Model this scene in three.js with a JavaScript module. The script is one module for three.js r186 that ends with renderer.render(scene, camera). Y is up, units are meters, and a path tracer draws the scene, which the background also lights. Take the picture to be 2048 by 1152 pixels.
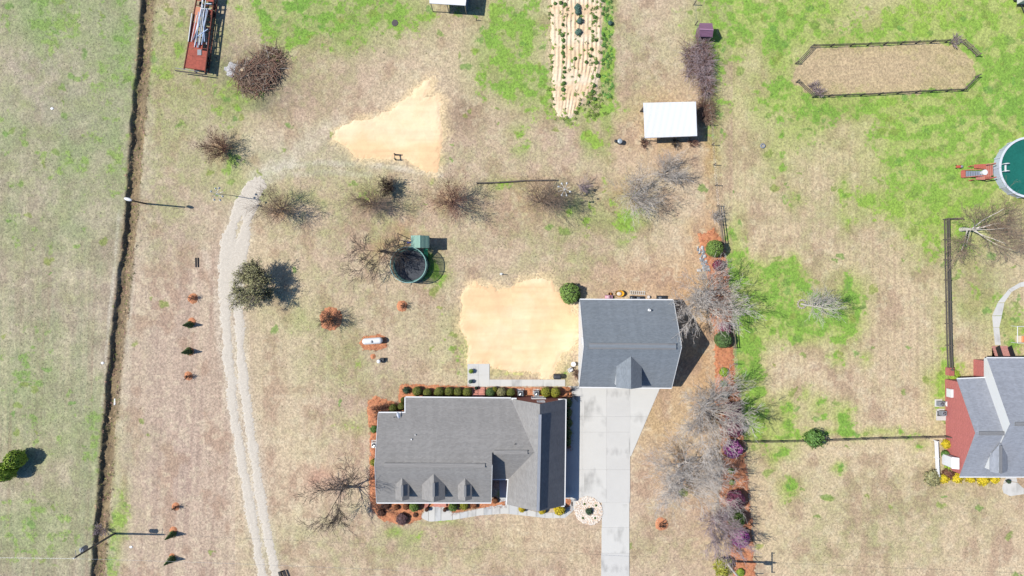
import * as THREE from 'three';
import { Sky } from 'three/addons/objects/Sky.js';
import { mergeGeometries } from 'three/addons/utils/BufferGeometryUtils.js';
import { RoundedBoxGeometry } from 'three/addons/geometries/RoundedBoxGeometry.js';

// ---------- camera, sky, sun, exposure ----------
const ALT = 85, PPM = 16;                       // flying height in metres; photograph pixels per metre on the ground
const scene = new THREE.Scene();
const camera = new THREE.PerspectiveCamera(2 * Math.atan(36 / ALT) * 180 / Math.PI, 16 / 9, 0.5, 3000);
camera.position.set(0, ALT, 0);
camera.up.set(0, 0, -1);
camera.lookAt(0, 0, 0);
const renderer = new THREE.WebGLRenderer({ antialias: true });
renderer.toneMapping = THREE.LinearToneMapping;
renderer.toneMappingExposure = 1.55;
renderer.shadowMap.enabled = true;
const ELEV = 53 * Math.PI / 180;
const sunDir = new THREE.Vector3(-Math.cos(ELEV), Math.sin(ELEV), -0.045 * Math.cos(ELEV)).normalize();
const sky = new Sky();
sky.name = 'sky'; sky.scale.setScalar(2000);
sky.material.uniforms.sunPosition.value.copy(sunDir);
sky.material.uniforms.turbidity.value = 2.5;
sky.material.uniforms.rayleigh.value = 1.6;
sky.material.uniforms.mieCoefficient.value = 0.004;
sky.userData = { kind: 'structure' };
scene.add(sky);
scene.environmentIntensity = 0.088;
const sun = new THREE.DirectionalLight(new THREE.Color(1, 0.955, 0.875), 4.7);
sun.position.copy(sunDir).multiplyScalar(150);
sun.castShadow = true;
Object.assign(sun.shadow.camera, { left: -90, right: 90, top: 70, bottom: -70, near: 1, far: 400 });
sun.shadow.mapSize.set(4096, 4096);
scene.add(sun, sun.target);

// ---------- helpers ----------
const V = (x, y, z) => new THREE.Vector3(x, y, z);
let SEED = 7;
const reseed = (s) => { SEED = s | 0; };
const rnd = () => { SEED = (SEED + 0x6d2b79f5) | 0; let t = Math.imul(SEED ^ (SEED >>> 15), 1 | SEED); t = (t + Math.imul(t ^ (t >>> 7), 61 | t)) ^ t; return ((t ^ (t >>> 14)) >>> 0) / 4294967296; };
const rr = (a, b) => a + (b - a) * rnd();
const pick = (a) => a[Math.floor(rnd() * a.length)];
const clamp = (x, a, b) => x < a ? a : x > b ? b : x;
const lerp = (a, b, t) => a + (b - a) * t;
const sstep = (a, b, x) => { const t = clamp((x - a) / (b - a), 0, 1); return t * t * (3 - 2 * t); };
const gx = (px) => (px - 1024) / PPM, gz = (py) => (py - 576) / PPM;
const at = (px, py, h = 0) => V(gx(px) * (1 - h / ALT), h, gz(py) * (1 - h / ALT));       // the point at height h met by the photograph's line of sight
const hash = (x, y) => { let h = Math.imul(x, 374761393) + Math.imul(y, 668265263) | 0; h = Math.imul(h ^ (h >>> 13), 1274126177); return ((h ^ (h >>> 16)) >>> 0) / 4294967296; };
function vnoise(x, y, per = 0) {
  const xi = Math.floor(x), yi = Math.floor(y), fx = x - xi, fy = y - yi, u = fx * fx * (3 - 2 * fx), v = fy * fy * (3 - 2 * fy);
  let x0 = xi, x1 = xi + 1, y0 = yi, y1 = yi + 1;
  if (per) { x0 = ((x0 % per) + per) % per; x1 = ((x1 % per) + per) % per; y0 = ((y0 % per) + per) % per; y1 = ((y1 % per) + per) % per; }
  const a = hash(x0, y0), b = hash(x1, y0), c = hash(x0, y1), d = hash(x1, y1);
  return a + (b - a) * u + (c - a) * v + (a - b - c + d) * u * v;
}
function fbm(x, y, o = 4, per = 0) { let s = 0, a = 0.5, n = 0; for (let i = 0; i < o; i++) { s += a * vnoise(x + i * 17.3 * (per ? 0 : 1), y + i * 9.1 * (per ? 0 : 1), per); n += a; a *= 0.5; x *= 2; y *= 2; per *= 2; } return s / n; }
const toLin = (c) => { c /= 255; return c <= 0.04045 ? c / 12.92 : Math.pow((c + 0.055) / 1.055, 2.4); };
const toS = (l) => 255 * (l <= 0.0031308 ? 12.92 * l : 1.055 * Math.pow(Math.max(l, 0), 1 / 2.4) - 0.055);
const KE = 2.0;                                 // how much brighter level ground in the sun shows than its base colour
const A = (r, g, b) => [toLin(r) / KE, toLin(g) / KE, toLin(b) / KE];   // base colour of level ground that shows as this
const col = (r, g, b) => new THREE.Color().setRGB(...A(r, g, b));
function M(r, g, b, rough = 0.85, opt = {}) { const m = new THREE.MeshStandardMaterial({ color: col(r, g, b), roughness: rough, ...opt }); return m; }
function texture(w, h, fn, srgb = true) {        // fn(i, j) gives a linear colour or a grey
  const d = new Uint8Array(w * h * 4);
  for (let j = 0, o = 0; j < h; j++) for (let i = 0; i < w; i++, o += 4) {
    const c = fn(i, j);
    if (typeof c === 'number') { d[o] = d[o + 1] = d[o + 2] = clamp(srgb ? toS(c) : c * 255, 0, 255); } else { d[o] = clamp(toS(c[0]), 0, 255); d[o + 1] = clamp(toS(c[1]), 0, 255); d[o + 2] = clamp(toS(c[2]), 0, 255); }
    d[o + 3] = 255;
  }
  const t = new THREE.DataTexture(d, w, h, THREE.RGBAFormat);
  t.wrapS = t.wrapT = THREE.RepeatWrapping; t.magFilter = THREE.LinearFilter; t.minFilter = THREE.LinearMipmapLinearFilter; t.generateMipmaps = true;
  if (srgb) t.colorSpace = THREE.SRGBColorSpace;
  t.needsUpdate = true;
  return t;
}
const names = new Map();
function numbered(n) { const k = names.get(n) ?? 0; names.set(n, k + 1); return k ? `${n}_${String(k).padStart(3, '0')}` : n; }
const LABELS = new Set();
function tag(o, label, category, group, kind) {
  if (label) { if (LABELS.has(label) && !group) console.warn('label twice: ' + label); LABELS.add(label); o.userData.label = label; }
  if (category) o.userData.category = category;
  if (group) o.userData.group = group;
  if (kind) o.userData.kind = kind;
  return o;
}
function thing(name, label, category, pos = V(0, 0, 0), group) {
  const g = new THREE.Group(); g.name = numbered(name); g.position.copy(pos); scene.add(g);
  return tag(g, label, category, group);
}
function put(name, geo, mat, parent, label) {
  const m = new THREE.Mesh(Array.isArray(geo) ? merge(geo) : geo, mat);
  m.name = parent ? name : numbered(name); m.castShadow = m.receiveShadow = true;
  (parent ?? scene).add(m);
  if (label) m.userData.label = label;
  return m;
}
const struct = (name, geo, mat, label, category) => tag(put(name, geo, mat), label, category, null, 'structure');
function merge(list) {
  const uv = list.every((g) => g.attributes.uv), colr = list.every((g) => g.attributes.color);
  const l = list.map((g) => { g = g.index ? g.toNonIndexed() : g; for (const k of Object.keys(g.attributes)) if (!(k === 'position' || k === 'normal' || (k === 'uv' && uv) || (k === 'color' && colr))) g.deleteAttribute(k); return g; });
  return mergeGeometries(l);
}
const box = (w, h, d, x = 0, y = 0, z = 0, ry = 0) => { const g = new THREE.BoxGeometry(w, h, d); if (ry) g.rotateY(ry); return g.translate(x, y, z); };
const rbox = (w, h, d, r, x = 0, y = 0, z = 0) => new RoundedBoxGeometry(w, h, d, 2, r).translate(x, y, z);
const cyl = (r0, r1, h, n, x = 0, y = 0, z = 0) => new THREE.CylinderGeometry(r1, r0, h, n).translate(x, y + h / 2, z);
const UP = V(0, 1, 0);
function bar(a, b, r, n = 6, r2 = r) {            // round bar from a to b
  const d = b.clone().sub(a), L = d.length(), g = new THREE.CylinderGeometry(r2, r, L, n);
  g.applyQuaternion(new THREE.Quaternion().setFromUnitVectors(UP, d.normalize()));
  return g.translate((a.x + b.x) / 2, (a.y + b.y) / 2, (a.z + b.z) / 2);
}
function plank(a, b, w, h) {                      // squared board from a to b, w across, h upright
  const d = b.clone().sub(a), L = d.length(), g = new THREE.BoxGeometry(L, h, w);
  g.applyMatrix4(new THREE.Matrix4().makeBasis(d.clone().normalize(), V(0, 0, 0).crossVectors(V(0, 0, 0).crossVectors(d, UP).normalize(), d.clone().normalize()).normalize(), V(0, 0, 0).crossVectors(d, UP).normalize()));
  return g.translate((a.x + b.x) / 2, (a.y + b.y) / 2, (a.z + b.z) / 2);
}
// flat or folded faces from triangles with uv in metres in their own plane
function faces(tris, uvScale = 1) {
  const p = [], n = [], u = [];
  for (const [a, b, c] of tris) {
    const nn = V(0, 0, 0).crossVectors(b.clone().sub(a), c.clone().sub(a)).normalize();
    let ax = V(0, 0, 0).crossVectors(UP, nn); if (ax.length() < 0.02) ax = V(1, 0, 0); ax.normalize();
    const ay = V(0, 0, 0).crossVectors(nn, ax);
    for (const q of [a, b, c]) { p.push(q.x, q.y, q.z); n.push(nn.x, nn.y, nn.z); u.push(q.dot(ax) / uvScale, q.dot(ay) / uvScale); }
  }
  const g = new THREE.BufferGeometry();
  g.setAttribute('position', new THREE.Float32BufferAttribute(p, 3)); g.setAttribute('normal', new THREE.Float32BufferAttribute(n, 3)); g.setAttribute('uv', new THREE.Float32BufferAttribute(u, 2));
  return g;
}
function capTris(pts) {                            // triangles of a polygon seen from above, facing up
  const c = pts.map((p) => new THREE.Vector2(p.x, -p.z)), cw = THREE.ShapeUtils.isClockWise(c);
  const q = cw ? [...pts].reverse() : pts;
  return [q, THREE.ShapeUtils.triangulateShape(q.map((p) => new THREE.Vector2(p.x, -p.z)), []).map((t) => t.map((i) => q[i]))];
}
function slab(pts, thick, uvScale = 1) {           // a sheet through pts (their own heights), thick metres deep
  const [q, top] = capTris(pts), low = (p) => V(p.x, typeof thick === 'function' ? thick(p) : p.y - thick, p.z);
  const t = [...top, ...top.map(([a, b, c]) => [low(a), low(c), low(b)])];
  q.forEach((a, i) => { const b = q[(i + 1) % q.length]; t.push([a, low(a), low(b)], [a, low(b), b]); });
  return faces(t, uvScale);
}
const block = (pts, base = -0.2, uvScale = 1) => slab(pts, () => base, uvScale);   // walls: from the heights of pts down to the base
function sdPoly(x, y, P) {                         // distance to a polygon's edge, positive inside
  let d = 1e9, inside = false;
  for (let i = 0, j = P.length - 1; i < P.length; j = i++) {
    const [ax, ay] = P[j], [bx, by] = P[i], ex = bx - ax, ey = by - ay, wx = x - ax, wy = y - ay, t = clamp((wx * ex + wy * ey) / (ex * ex + ey * ey), 0, 1);
    d = Math.min(d, (wx - ex * t) ** 2 + (wy - ey * t) ** 2);
    if ((ay > y) !== (by > y) && x < ax + (y - ay) / (by - ay) * ex) inside = !inside;
  }
  return Math.sqrt(d) * (inside ? 1 : -1);
}
function alongY(P, y) {                            // x of a polyline given as [y, x] pairs, continued at its ends
  let i = 0; while (i < P.length - 2 && y > P[i + 1][0]) i++;
  return lerp(P[i][1], P[i + 1][1], (y - P[i][0]) / (P[i + 1][0] - P[i][0]));
}

// ---------- the ground: one sheet with the ditch cut into it ----------
const DITCH = [[0, 292], [130, 283], [290, 269], [400, 262], [576, 244], [720, 227], [864, 213], [1000, 204], [1152, 192]];
const ditchX = (z) => { const py = clamp(576 + z * PPM, -800, 2000); return gx(alongY(DITCH, py) + 7 * (fbm(py / 60, 3.3, 3) - 0.5)); };
function ground(x, z) {
  const u = x - ditchX(z) + 0.7 * (fbm(z * 0.8, x * 0.8, 4) - 0.5);
  if (u < -0.8 || u > 1.3) return 0;
  const w = u < -0.3 ? 1 - sstep(-0.3, -0.7, u) : u < 0.05 ? 1 : 1 - sstep(0.05, 1.2, u);
  return -0.52 * w * (0.75 + 0.5 * vnoise(x * 2.1, z * 2.1));
}
const TW = 2048, TH = 1160, MX = 132, MZ = 74.77;   // the ground's colour map and the metres it covers
// [px, py, rx, ry, amount]
const VIVID = [
  [655, 35, 130, 50, .55], [610, 15, 60, 30, .3], [800, 20, 80, 40, .5], [1030, 70, 70, 90, .75], [1060, 180, 45, 28, .8], [985, 130, 60, 60, .35], [700, 70, 40, 30, .35], [520, 20, 40, 30, .35], [580, 80, 40, 30, .3],
  [1150, 225, 80, 22, .55], [1216, 110, 11, 150, 1.3], [1430, 170, 18, 130, .6], [1440, 60, 60, 60, .7], [1500, 20, 90, 40, .55], [1630, 15, 60, 25, .7], [1580, 40, 60, 24, .35], [1960, 60, 110, 90, .85], [1850, 40, 120, 50, .45],
  [1560, 110, 34, 70, .55], [1600, 200, 90, 32, .6], [1750, 205, 160, 26, .6], [1900, 200, 90, 30, .7], [2000, 170, 80, 90, .7], [1700, 80, 130, 22, .55], [1900, 285, 130, 70, .85], [1970, 300, 120, 120, .7], [1870, 370, 70, 70, .6], [1610, 255, 40, 30, .4], [1560, 310, 26, 50, .35],
  [1790, 320, 20, 60, .4], [1750, 410, 36, 30, .6], [1810, 340, 14, 90, .5], [1850, 440, 40, 80, .5], [1690, 380, 14, 24, .45], [1690, 440, 18, 22, .45], [1590, 400, 20, 20, .35], [1580, 530, 18, 16, .6], [1555, 545, 24, 16, .5], [1560, 580, 50, 34, .4], [1500, 550, 55, 30, .6], [1470, 500, 20, 70, .5], [1570, 610, 60, 60, .7], [1700, 600, 34, 50, .65], [1620, 650, 50, 36, .6], [1690, 660, 28, 36, .6], [1505, 640, 42, 60, .75], [1490, 720, 22, 60, .6], [1500, 800, 26, 70, .65], [1520, 840, 60, 40, .5], [1575, 825, 16, 32, .6], [1640, 815, 24, 24, .55], [1690, 830, 22, 26, .6], [1670, 720, 18, 16, .45], [1610, 870, 80, 12, .45], [1750, 868, 90, 10, .4], [1580, 980, 20, 24, .75], [1678, 932, 11, 11, .8], [1565, 905, 26, 18, .55], [1548, 930, 10, 22, .4],
  [1730, 720, 14, 14, .5], [1612, 785, 10, 12, .5], [1840, 890, 16, 10, .5], [1895, 760, 40, 30, .5], [1880, 800, 20, 40, .4], [1925, 480, 40, 60, .35], [1960, 610, 50, 30, .35], [2030, 660, 40, 40, .5], [1885, 690, 16, 60, .35],
  [1260, 445, 26, 18, .75], [1240, 420, 60, 50, .25], [1190, 290, 22, 26, .5], [1178, 275, 14, 20, .55], [1035, 260, 20, 14, .45], [1030, 305, 14, 12, .45], [1052, 300, 8, 12, .5], [1248, 486, 12, 6, .5], [880, 320, 14, 10, .45], [740, 375, 40, 24, .3], [1010, 370, 60, 14, .3], [1140, 430, 50, 40, .3],
  [870, 545, 26, 26, .75], [862, 520, 12, 20, .5], [785, 1063, 14, 8, .75], [825, 1080, 16, 12, .35], [880, 1045, 40, 6, .5], [935, 700, 16, 60, .3], [1000, 745, 50, 12, .4], [1120, 745, 20, 30, .35], [900, 680, 40, 60, .25],
  [355, 95, 8, 14, .6], [320, 145, 26, 26, .3], [300, 40, 14, 60, .3], [470, 195, 46, 46, .6], [345, 120, 50, 140, .22], [455, 345, 50, 36, .4], [235, 1030, 18, 60, .65], [225, 1110, 14, 50, .4], [250, 60, 24, 130, .4], [235, 320, 26, 90, .35], [60, 20, 130, 60, .4], [210, 130, 60, 90, .3], [20, 260, 40, 60, .4], [140, 320, 60, 60, .4], [120, 480, 90, 70, .22], [30, 370, 16, 12, .4], [20, 450, 30, 40, .35], [50, 750, 90, 90, .32], [60, 1060, 120, 70, .4], [200, 880, 30, 90, .35], [100, 60, 50, 60, .3], [120, 880, 90, 60, .22], [700, 855, 24, 14, .4], [690, 700, 40, 60, .2], [600, 640, 50, 30, .2], [500, 390, 60, 14, .3], [640, 400, 60, 12, .25]
];
const OLIVE = [
  [120, 100, 180, 200, .45], [120, 350, 180, 150, .35], [100, 620, 170, 170, .3], [80, 900, 160, 240, .4], [370, 120, 90, 170, .8], [340, 400, 60, 120, .3], [560, 120, 120, 130, .3], [700, 60, 160, 100, .4], [640, 330, 160, 60, .35], [560, 430, 140, 60, .3], [740, 560, 160, 120, .25], [600, 620, 120, 80, .25], [860, 440, 200, 80, .25], [1150, 450, 200, 100, .3], [1000, 290, 120, 60, .25], [1270, 130, 90, 130, .35], [1130, 530, 80, 60, .3], [640, 880, 130, 60, .2], [620, 1080, 200, 70, .3], [900, 1100, 200, 50, .3], [690, 740, 180, 90, .3], [1330, 1100, 80, 60, .25], [1560, 200, 140, 200, .4], [1700, 500, 200, 300, .25], [1650, 1000, 160, 120, .2], [1850, 1000, 200, 130, .25], [1960, 560, 90, 120, .45], [1700, 1090, 130, 50, .3], [1950, 420, 90, 60, .3]
];
// tints: [px, py, rx, ry, amount, r, g, b]
const TINT = [
  [1390, 690, 70, 130, .55, 208, 165, 118], [1310, 560, 140, 40, .45, 205, 160, 120], [1300, 830, 40, 60, .5, 205, 172, 125], [1440, 900, 70, 260, .3, 200, 160, 120], [1340, 900, 70, 120, .3, 205, 178, 135], [1330, 245, 80, 70, .6, 210, 165, 120], [1420, 300, 12, 130, .55, 200, 146, 100], [1410, 480, 30, 40, .5, 210, 140, 90],
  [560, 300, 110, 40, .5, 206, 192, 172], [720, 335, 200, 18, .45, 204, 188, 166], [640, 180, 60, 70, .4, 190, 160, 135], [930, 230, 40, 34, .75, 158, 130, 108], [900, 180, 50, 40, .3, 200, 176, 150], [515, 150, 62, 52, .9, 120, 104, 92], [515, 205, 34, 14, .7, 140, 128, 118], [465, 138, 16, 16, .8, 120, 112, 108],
  [330, 640, 90, 220, .35, 196, 172, 154], [350, 950, 120, 160, .3, 196, 170, 156], [1760, 137, 175, 50, 0, 0, 0, 0], [1700, 560, 150, 230, .3, 214, 186, 152], [1750, 1030, 260, 120, .35, 220, 196, 160], [1050, 1100, 200, 60, .3, 212, 186, 146], [1000, 500, 180, 80, .25, 206, 180, 152], [880, 560, 120, 60, .25, 204, 182, 158],
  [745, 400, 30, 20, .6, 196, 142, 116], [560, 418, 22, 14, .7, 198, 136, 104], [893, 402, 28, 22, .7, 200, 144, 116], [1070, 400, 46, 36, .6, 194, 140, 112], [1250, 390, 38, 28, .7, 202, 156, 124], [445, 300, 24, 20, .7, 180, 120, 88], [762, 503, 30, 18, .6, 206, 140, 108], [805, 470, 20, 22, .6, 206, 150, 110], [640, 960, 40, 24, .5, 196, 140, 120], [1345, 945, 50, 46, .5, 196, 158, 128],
  [1130, 390, 50, 12, .25, 190, 150, 120], [300, 300, 12, 300, .5, 208, 194, 170], [250, 700, 12, 300, .45, 206, 190, 170], [215, 1090, 14, 60, .4, 196, 190, 184], [150, 90, 70, 30, .4, 202, 184, 170], [100, 200, 130, 70, .3, 192, 176, 166], [505, 720, 18, 330, .3, 200, 176, 148], [430, 720, 14, 330, .25, 200, 176, 150], [1323, 1048, 22, 18, .55, 170, 140, 118], [1445, 100, 0.1, 1, 0, 0, 0, 0],
  [1400, 135, 40, 50, .5, 186, 160, 146], [985, 420, 60, 30, .2, 210, 186, 160], [1895, 970, 80, 24, .3, 206, 176, 136], [1945, 335, 30, 20, .3, 206, 190, 130], [2000, 470, 60, 40, .35, 206, 186, 140]
];
const PEN = [[1590, 130], [1622, 93], [1905, 83], [1952, 114], [1952, 150], [1922, 182], [1626, 194], [1586, 164]];
const GARDEN = [[1097, -40], [1208, -40], [1207, 130], [1196, 185], [1172, 202], [1154, 226], [1147, 241], [1114, 236], [1103, 210]];
const SAND_N = [[672, 262], [700, 246], [745, 238], [775, 222], [820, 190], [852, 160], [862, 158], [858, 178], [846, 196], [874, 190], [884, 205], [880, 240], [888, 262], [882, 285], [876, 325], [870, 346], [838, 338], [812, 318], [770, 318], [716, 316], [690, 292], [668, 282]];
const SAND_S = [[922, 600], [930, 574], [952, 566], [982, 572], [1000, 578], [1030, 574], [1040, 560], [1084, 552], [1102, 562], [1108, 580], [1138, 606], [1150, 630], [1160, 650], [1152, 690], [1128, 706], [1118, 724], [1102, 756], [1084, 756], [1080, 738], [1060, 746], [1030, 744], [985, 736], [979, 728], [936, 726], [934, 680], [918, 655], [924, 630]];
const TRK = [[330, 540], [350, 522], [370, 512], [400, 496], [430, 484], [470, 474], [545, 462], [600, 462], [660, 466], [720, 470], [800, 478], [864, 487], [950, 501], [1050, 519], [1152, 538], [1250, 556], [1500, 606]];
const WORN = [[[[520, 360], [536, 340], [570, 320], [620, 280], [680, 250]], 22, 0.4], [[[500, 390], [518, 356], [545, 336], [580, 326]], 13, 0.9], [[[530, 352], [560, 334], [640, 326], [760, 330], [880, 350]], 6, 0.8], [[[530, 366], [570, 350], [650, 344], [740, 350]], 6, 0.6], [[[408, 500], [430, 580], [438, 700]], 6, 0.3], [[[238, 420], [230, 520], [214, 680], [205, 840]], 3, 0.7], [[[300, 100], [285, 300], [270, 480], [250, 700]], 6, 0.5]];
// coarse fields, then read smoothly
const FW = 264, FH = 150;
function coarse(fn) { const a = new Float32Array(FW * FH); for (let j = 0; j < FH; j++) for (let i = 0; i < FW; i++) a[j * FW + i] = fn(-32 + i * 8, -20 + j * 8); return a; }
function readField(a, px, py) {
  const x = clamp((px + 32) / 8, 0, FW - 1.001), y = clamp((py + 20) / 8, 0, FH - 1.001), i = Math.floor(x), j = Math.floor(y), u = x - i, v = y - j, o = j * FW + i;
  return (a[o] * (1 - u) + a[o + 1] * u) * (1 - v) + (a[o + FW] * (1 - u) + a[o + FW + 1] * u) * v;
}
const blobs = (list, x, y) => { let s = 0; for (const [cx, cy, rx, ry, a] of list) { const d = ((x - cx) / rx) ** 2 + ((y - cy) / ry) ** 2; if (d < 5) s += a * Math.exp(-d * 0.9); } return s; };
const fV = coarse((x, y) => blobs(VIVID, x, y)), fO = coarse((x, y) => blobs(OLIVE, x, y));
const fT = [0, 1, 2, 3].map((k) => coarse((x, y) => { let w = 0, s = 0; for (const t of TINT) { const d = ((x - t[0]) / t[2]) ** 2 + ((y - t[1]) / t[3]) ** 2; if (d < 4) { const a = t[4] * Math.exp(-d * 0.8); w += a; s += k ? a * t[4 + k] : 0; } } return k ? (w > 1e-4 ? s / w : 190) : Math.min(w, 0.95); }));
const mixc = (a, b, t) => [a[0] + (b[0] - a[0]) * t, a[1] + (b[1] - a[1]) * t, a[2] + (b[2] - a[2]) * t];
function groundAt(px, py) {                         // [r, g, b] as the lit ground shows, greenness
  const wx = px + 22 * (fbm(px / 38, py / 38, 3) - 0.5) + 8 * (vnoise(px / 7, py / 7) - 0.5), wy = py + 22 * (fbm(px / 38 + 40, py / 38 + 9, 3) - 0.5) + 8 * (vnoise(px / 7 + 90, py / 7) - 0.5);
  const big = fbm(px / 150, py / 150, 4), mid = fbm(px / 26 + 5, py / 26, 4), fine = vnoise(px / 2.4, py / 2.4), grain = hash(Math.round(px * 2) + 9000, Math.round(py * 2) + 9000);
  const ditch = alongY(DITCH, py), west = px < ditch;
  const right = sstep(1430, 1500, px);
  let c = mixc([221, 199, 165], [210, 179, 158], clamp(big * 1.8 - 0.4, 0, 1));
  c = mixc(c, [224, 208, 168], clamp(mid * 2 - 1.05, 0, 1) * 0.8);
  if (west) c = mixc(c, mixc([196, 178, 160], [170, 168, 138], sstep(0.35, 0.65, fbm(px / 70 + 20, py / 90, 4))), 0.8); else if (px < 470) c = mixc(c, [204, 178, 160], 0.55);
  c = mixc(c, [228, 204, 166], right * 0.6);
  // mower and planting lines
  if (px > 1455 && py > 230 && py < 880) { const s = Math.sin(px * 0.42 + 1.5 * fbm(px / 40, py / 220, 2)); c = mixc(c, s > 0 ? [226, 202, 166] : [196, 166, 138], 0.36 * Math.abs(s) * sstep(230, 330, py)); }
  if (px < 470 && py > 480) { const q = px - (py - 600) * (west ? -0.03 : -0.05), s = fbm(q / 9, py / 300, 3); c = mixc(c, s > 0.5 ? [222, 200, 170] : [172, 144, 126], Math.abs(s - 0.5) * 2.1); }
  if (px > 500 && px < 1200 && py > 560) { const s = fbm((px + 4) / 11, py / 240, 3); c = mixc(c, s > 0.5 ? [220, 200, 170] : [182, 152, 132], Math.abs(s - 0.5) * 1.1); }
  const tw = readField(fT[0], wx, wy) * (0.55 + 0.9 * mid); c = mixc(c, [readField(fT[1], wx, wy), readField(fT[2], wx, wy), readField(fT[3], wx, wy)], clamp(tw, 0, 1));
  // thin bare spots and dry thatch
  const bare = fbm(px / 34 + 60, py / 46 + 11, 4), thatch = fbm(px / 13 + 31, py / 13 + 2, 3);
  c = mixc(c, west ? [174, 152, 134] : [184, 152, 128], 0.6 * sstep(0.52, 0.72, bare)); c = mixc(c, [232, 214, 182], 0.45 * sstep(0.56, 0.76, thatch));
  // gravel dust along the drive
  if (py > 340) { const d = Math.abs(px - alongY(TRK, py)); if (d < 40) c = mixc(c, [224, 211, 188], 0.75 * sstep(38, 14, d + 14 * (mid - 0.5)) * (0.55 + 0.6 * fine)); }
  // worn vehicle tracks beyond the end of the gravel
  for (const [P, w, k] of WORN) { let d = 1e9; for (let q = 0; q < P.length - 1; q++) { const [ax, ay] = P[q], [bx, by] = P[q + 1], t = clamp(((px - ax) * (bx - ax) + (py - ay) * (by - ay)) / ((bx - ax) ** 2 + (by - ay) ** 2), 0, 1); d = Math.min(d, Math.hypot(px - ax - (bx - ax) * t, py - ay - (by - ay) * t)); } if (d < w * 2) c = mixc(c, [226, 214, 196], k * sstep(w * 1.6, w * 0.3, d + 5 * (mid - 0.5)) * (0.5 + fine * 0.5)); }
  // winter weeds, a soft olive haze with finer clumps
  const o = readField(fO, wx, wy) + (big - 0.5) * 0.35, om = fbm(px / 11, py / 11, 3), os = clamp(o * 1.25, 0, 1) * (0.35 + 1.1 * sstep(0.3, 0.75, mid * 0.6 + om * 0.4)), oa = clamp(os, 0, 0.85);
  c = mixc(c, west ? mixc([150, 164, 116], [166, 168, 112], mid) : mixc([176, 178, 116], [160, 168, 104], om), oa * 0.62 * (0.75 + 0.5 * fine));
  // spring grass: a yellow green haze, then crisp darker clumps inside it
  const v = readField(fV, wx, wy), hz = clamp(v * 1.1, 0, 0.8) * (0.55 + 0.7 * mid);
  c = mixc(c, west ? [142, 172, 96] : right > 0.5 ? [158, 192, 74] : [152, 178, 84], clamp(hz, 0, 0.6));
  const vs = Math.min(v, 0.62) + (fbm(px / 17 + 7, py / 17, 4) - 0.5) * 1.7 + (vnoise(px / 5, py / 5) - 0.5) * 0.3 + (fine - 0.5) * 0.2, va = sstep(0.42, 0.78, vs) * sstep(0.03, 0.2, v);
  c = mixc(c, mixc(mixc([124, 172, 62], [162, 194, 76], clamp(big * 2 - 0.5, 0, 1)), west ? [136, 168, 88] : [144, 188, 66], 0.4 * mid + (west ? 0.3 : 0)), va * (px < 470 ? 0.65 : 0.9));
  if (right > 0.5 && py < 470) c = mixc(c, [184, 196, 108], 0.3 * sstep(470, 150, py) * (1 - va) * (0.6 + 0.8 * (mid - 0.2)));
  // single clumps of darker green
  const pc = clamp(readField(fV, px, py) * 0.55 + (px > 440 && px < 1100 && py < 330 ? 0.05 : px < 470 && px > 250 ? 0.02 : right > 0.5 ? 0.035 : 0.01), 0, 0.4), ci = Math.floor(wx / 24), cj = Math.floor(wy / 24);
  for (let q = -1; q < 2; q++) for (let r = -1; r < 2; r++) { const hx = ci + q, hy = cj + r; if (hash(hx + 500, hy + 77) > pc) continue; const rad = 3 + 7 * hash(hx + 9, hy + 300), d = Math.hypot(wx - (hx + hash(hx, hy + 41)) * 24, (wy - (hy + hash(hx + 63, hy)) * 24) * 1.15); if (d < rad * 1.4) c = mixc(c, [112 + 36 * hash(hx, hy + 5), 162, 68], 0.62 * sstep(rad * 1.25, rad * 0.6, d + 3 * (fine - 0.5))); }
  // sand thrown beyond the edges of the two patches
  for (const P of [SAND_N, SAND_S]) { if (px < P[0][0] - 80 || px > P[0][0] + 300 || py < 120 || py > 790) continue; const d = -sdPoly(wx, wy, P); if (d < 24) c = mixc(c, [250, 222, 172], 0.75 * sstep(24, -2, d) * sstep(0.28, 0.62, 0.6 * om + 0.4 * fine + 0.25 * sstep(16, 0, d))); }
  // the pen's mown floor, the plot's margins
  const pen = sdPoly(wx, wy, PEN); if (pen > 0) c = mixc(c, mixc([218, 192, 152], [202, 174, 140], fbm(px / 60, py / 3.4, 3)), 0.85 * sstep(0, 4, pen));
  const gd = sdPoly(wx, wy, GARDEN); if (gd > 0) c = mixc(c, [224, 200, 160], 0.6);
  // ditch: dark wet earth, dry banks
  const du = Math.abs(px - ditch - 4); if (du < 22) c = mixc(c, mixc([112, 94, 70], [170, 146, 108], mid), sstep(21, 8, du) * 0.9);
  if (px - ditch > 16 && px - ditch < 44) c = mixc(c, [220, 204, 178], 0.5 * sstep(0.4, 0.7, mid) * sstep(44, 30, px - ditch));
  const k = 0.87 + 0.25 * fine + 0.16 * (grain - 0.5) - (oa > 0.25 && grain > 0.93 ? 0.2 : 0);
  return [c[0] * k, c[1] * k, c[2] * k, va, oa];
}
const groundMap = texture(TW, TH, (i, j) => { const g = groundAt(1024 + ((i + 0.5) / TW - 0.5) * MX * PPM, 576 - ((j + 0.5) / TH - 0.5) * MZ * PPM); return A(g[0], g[1], g[2]); });
groundMap.wrapS = groundMap.wrapT = THREE.MirroredRepeatWrapping;
const roughBump = texture(256, 256, (i, j) => 0.6 * fbm(i / 8, j / 8, 3, 32) + 0.4 * hash(i, j), false);
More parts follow.
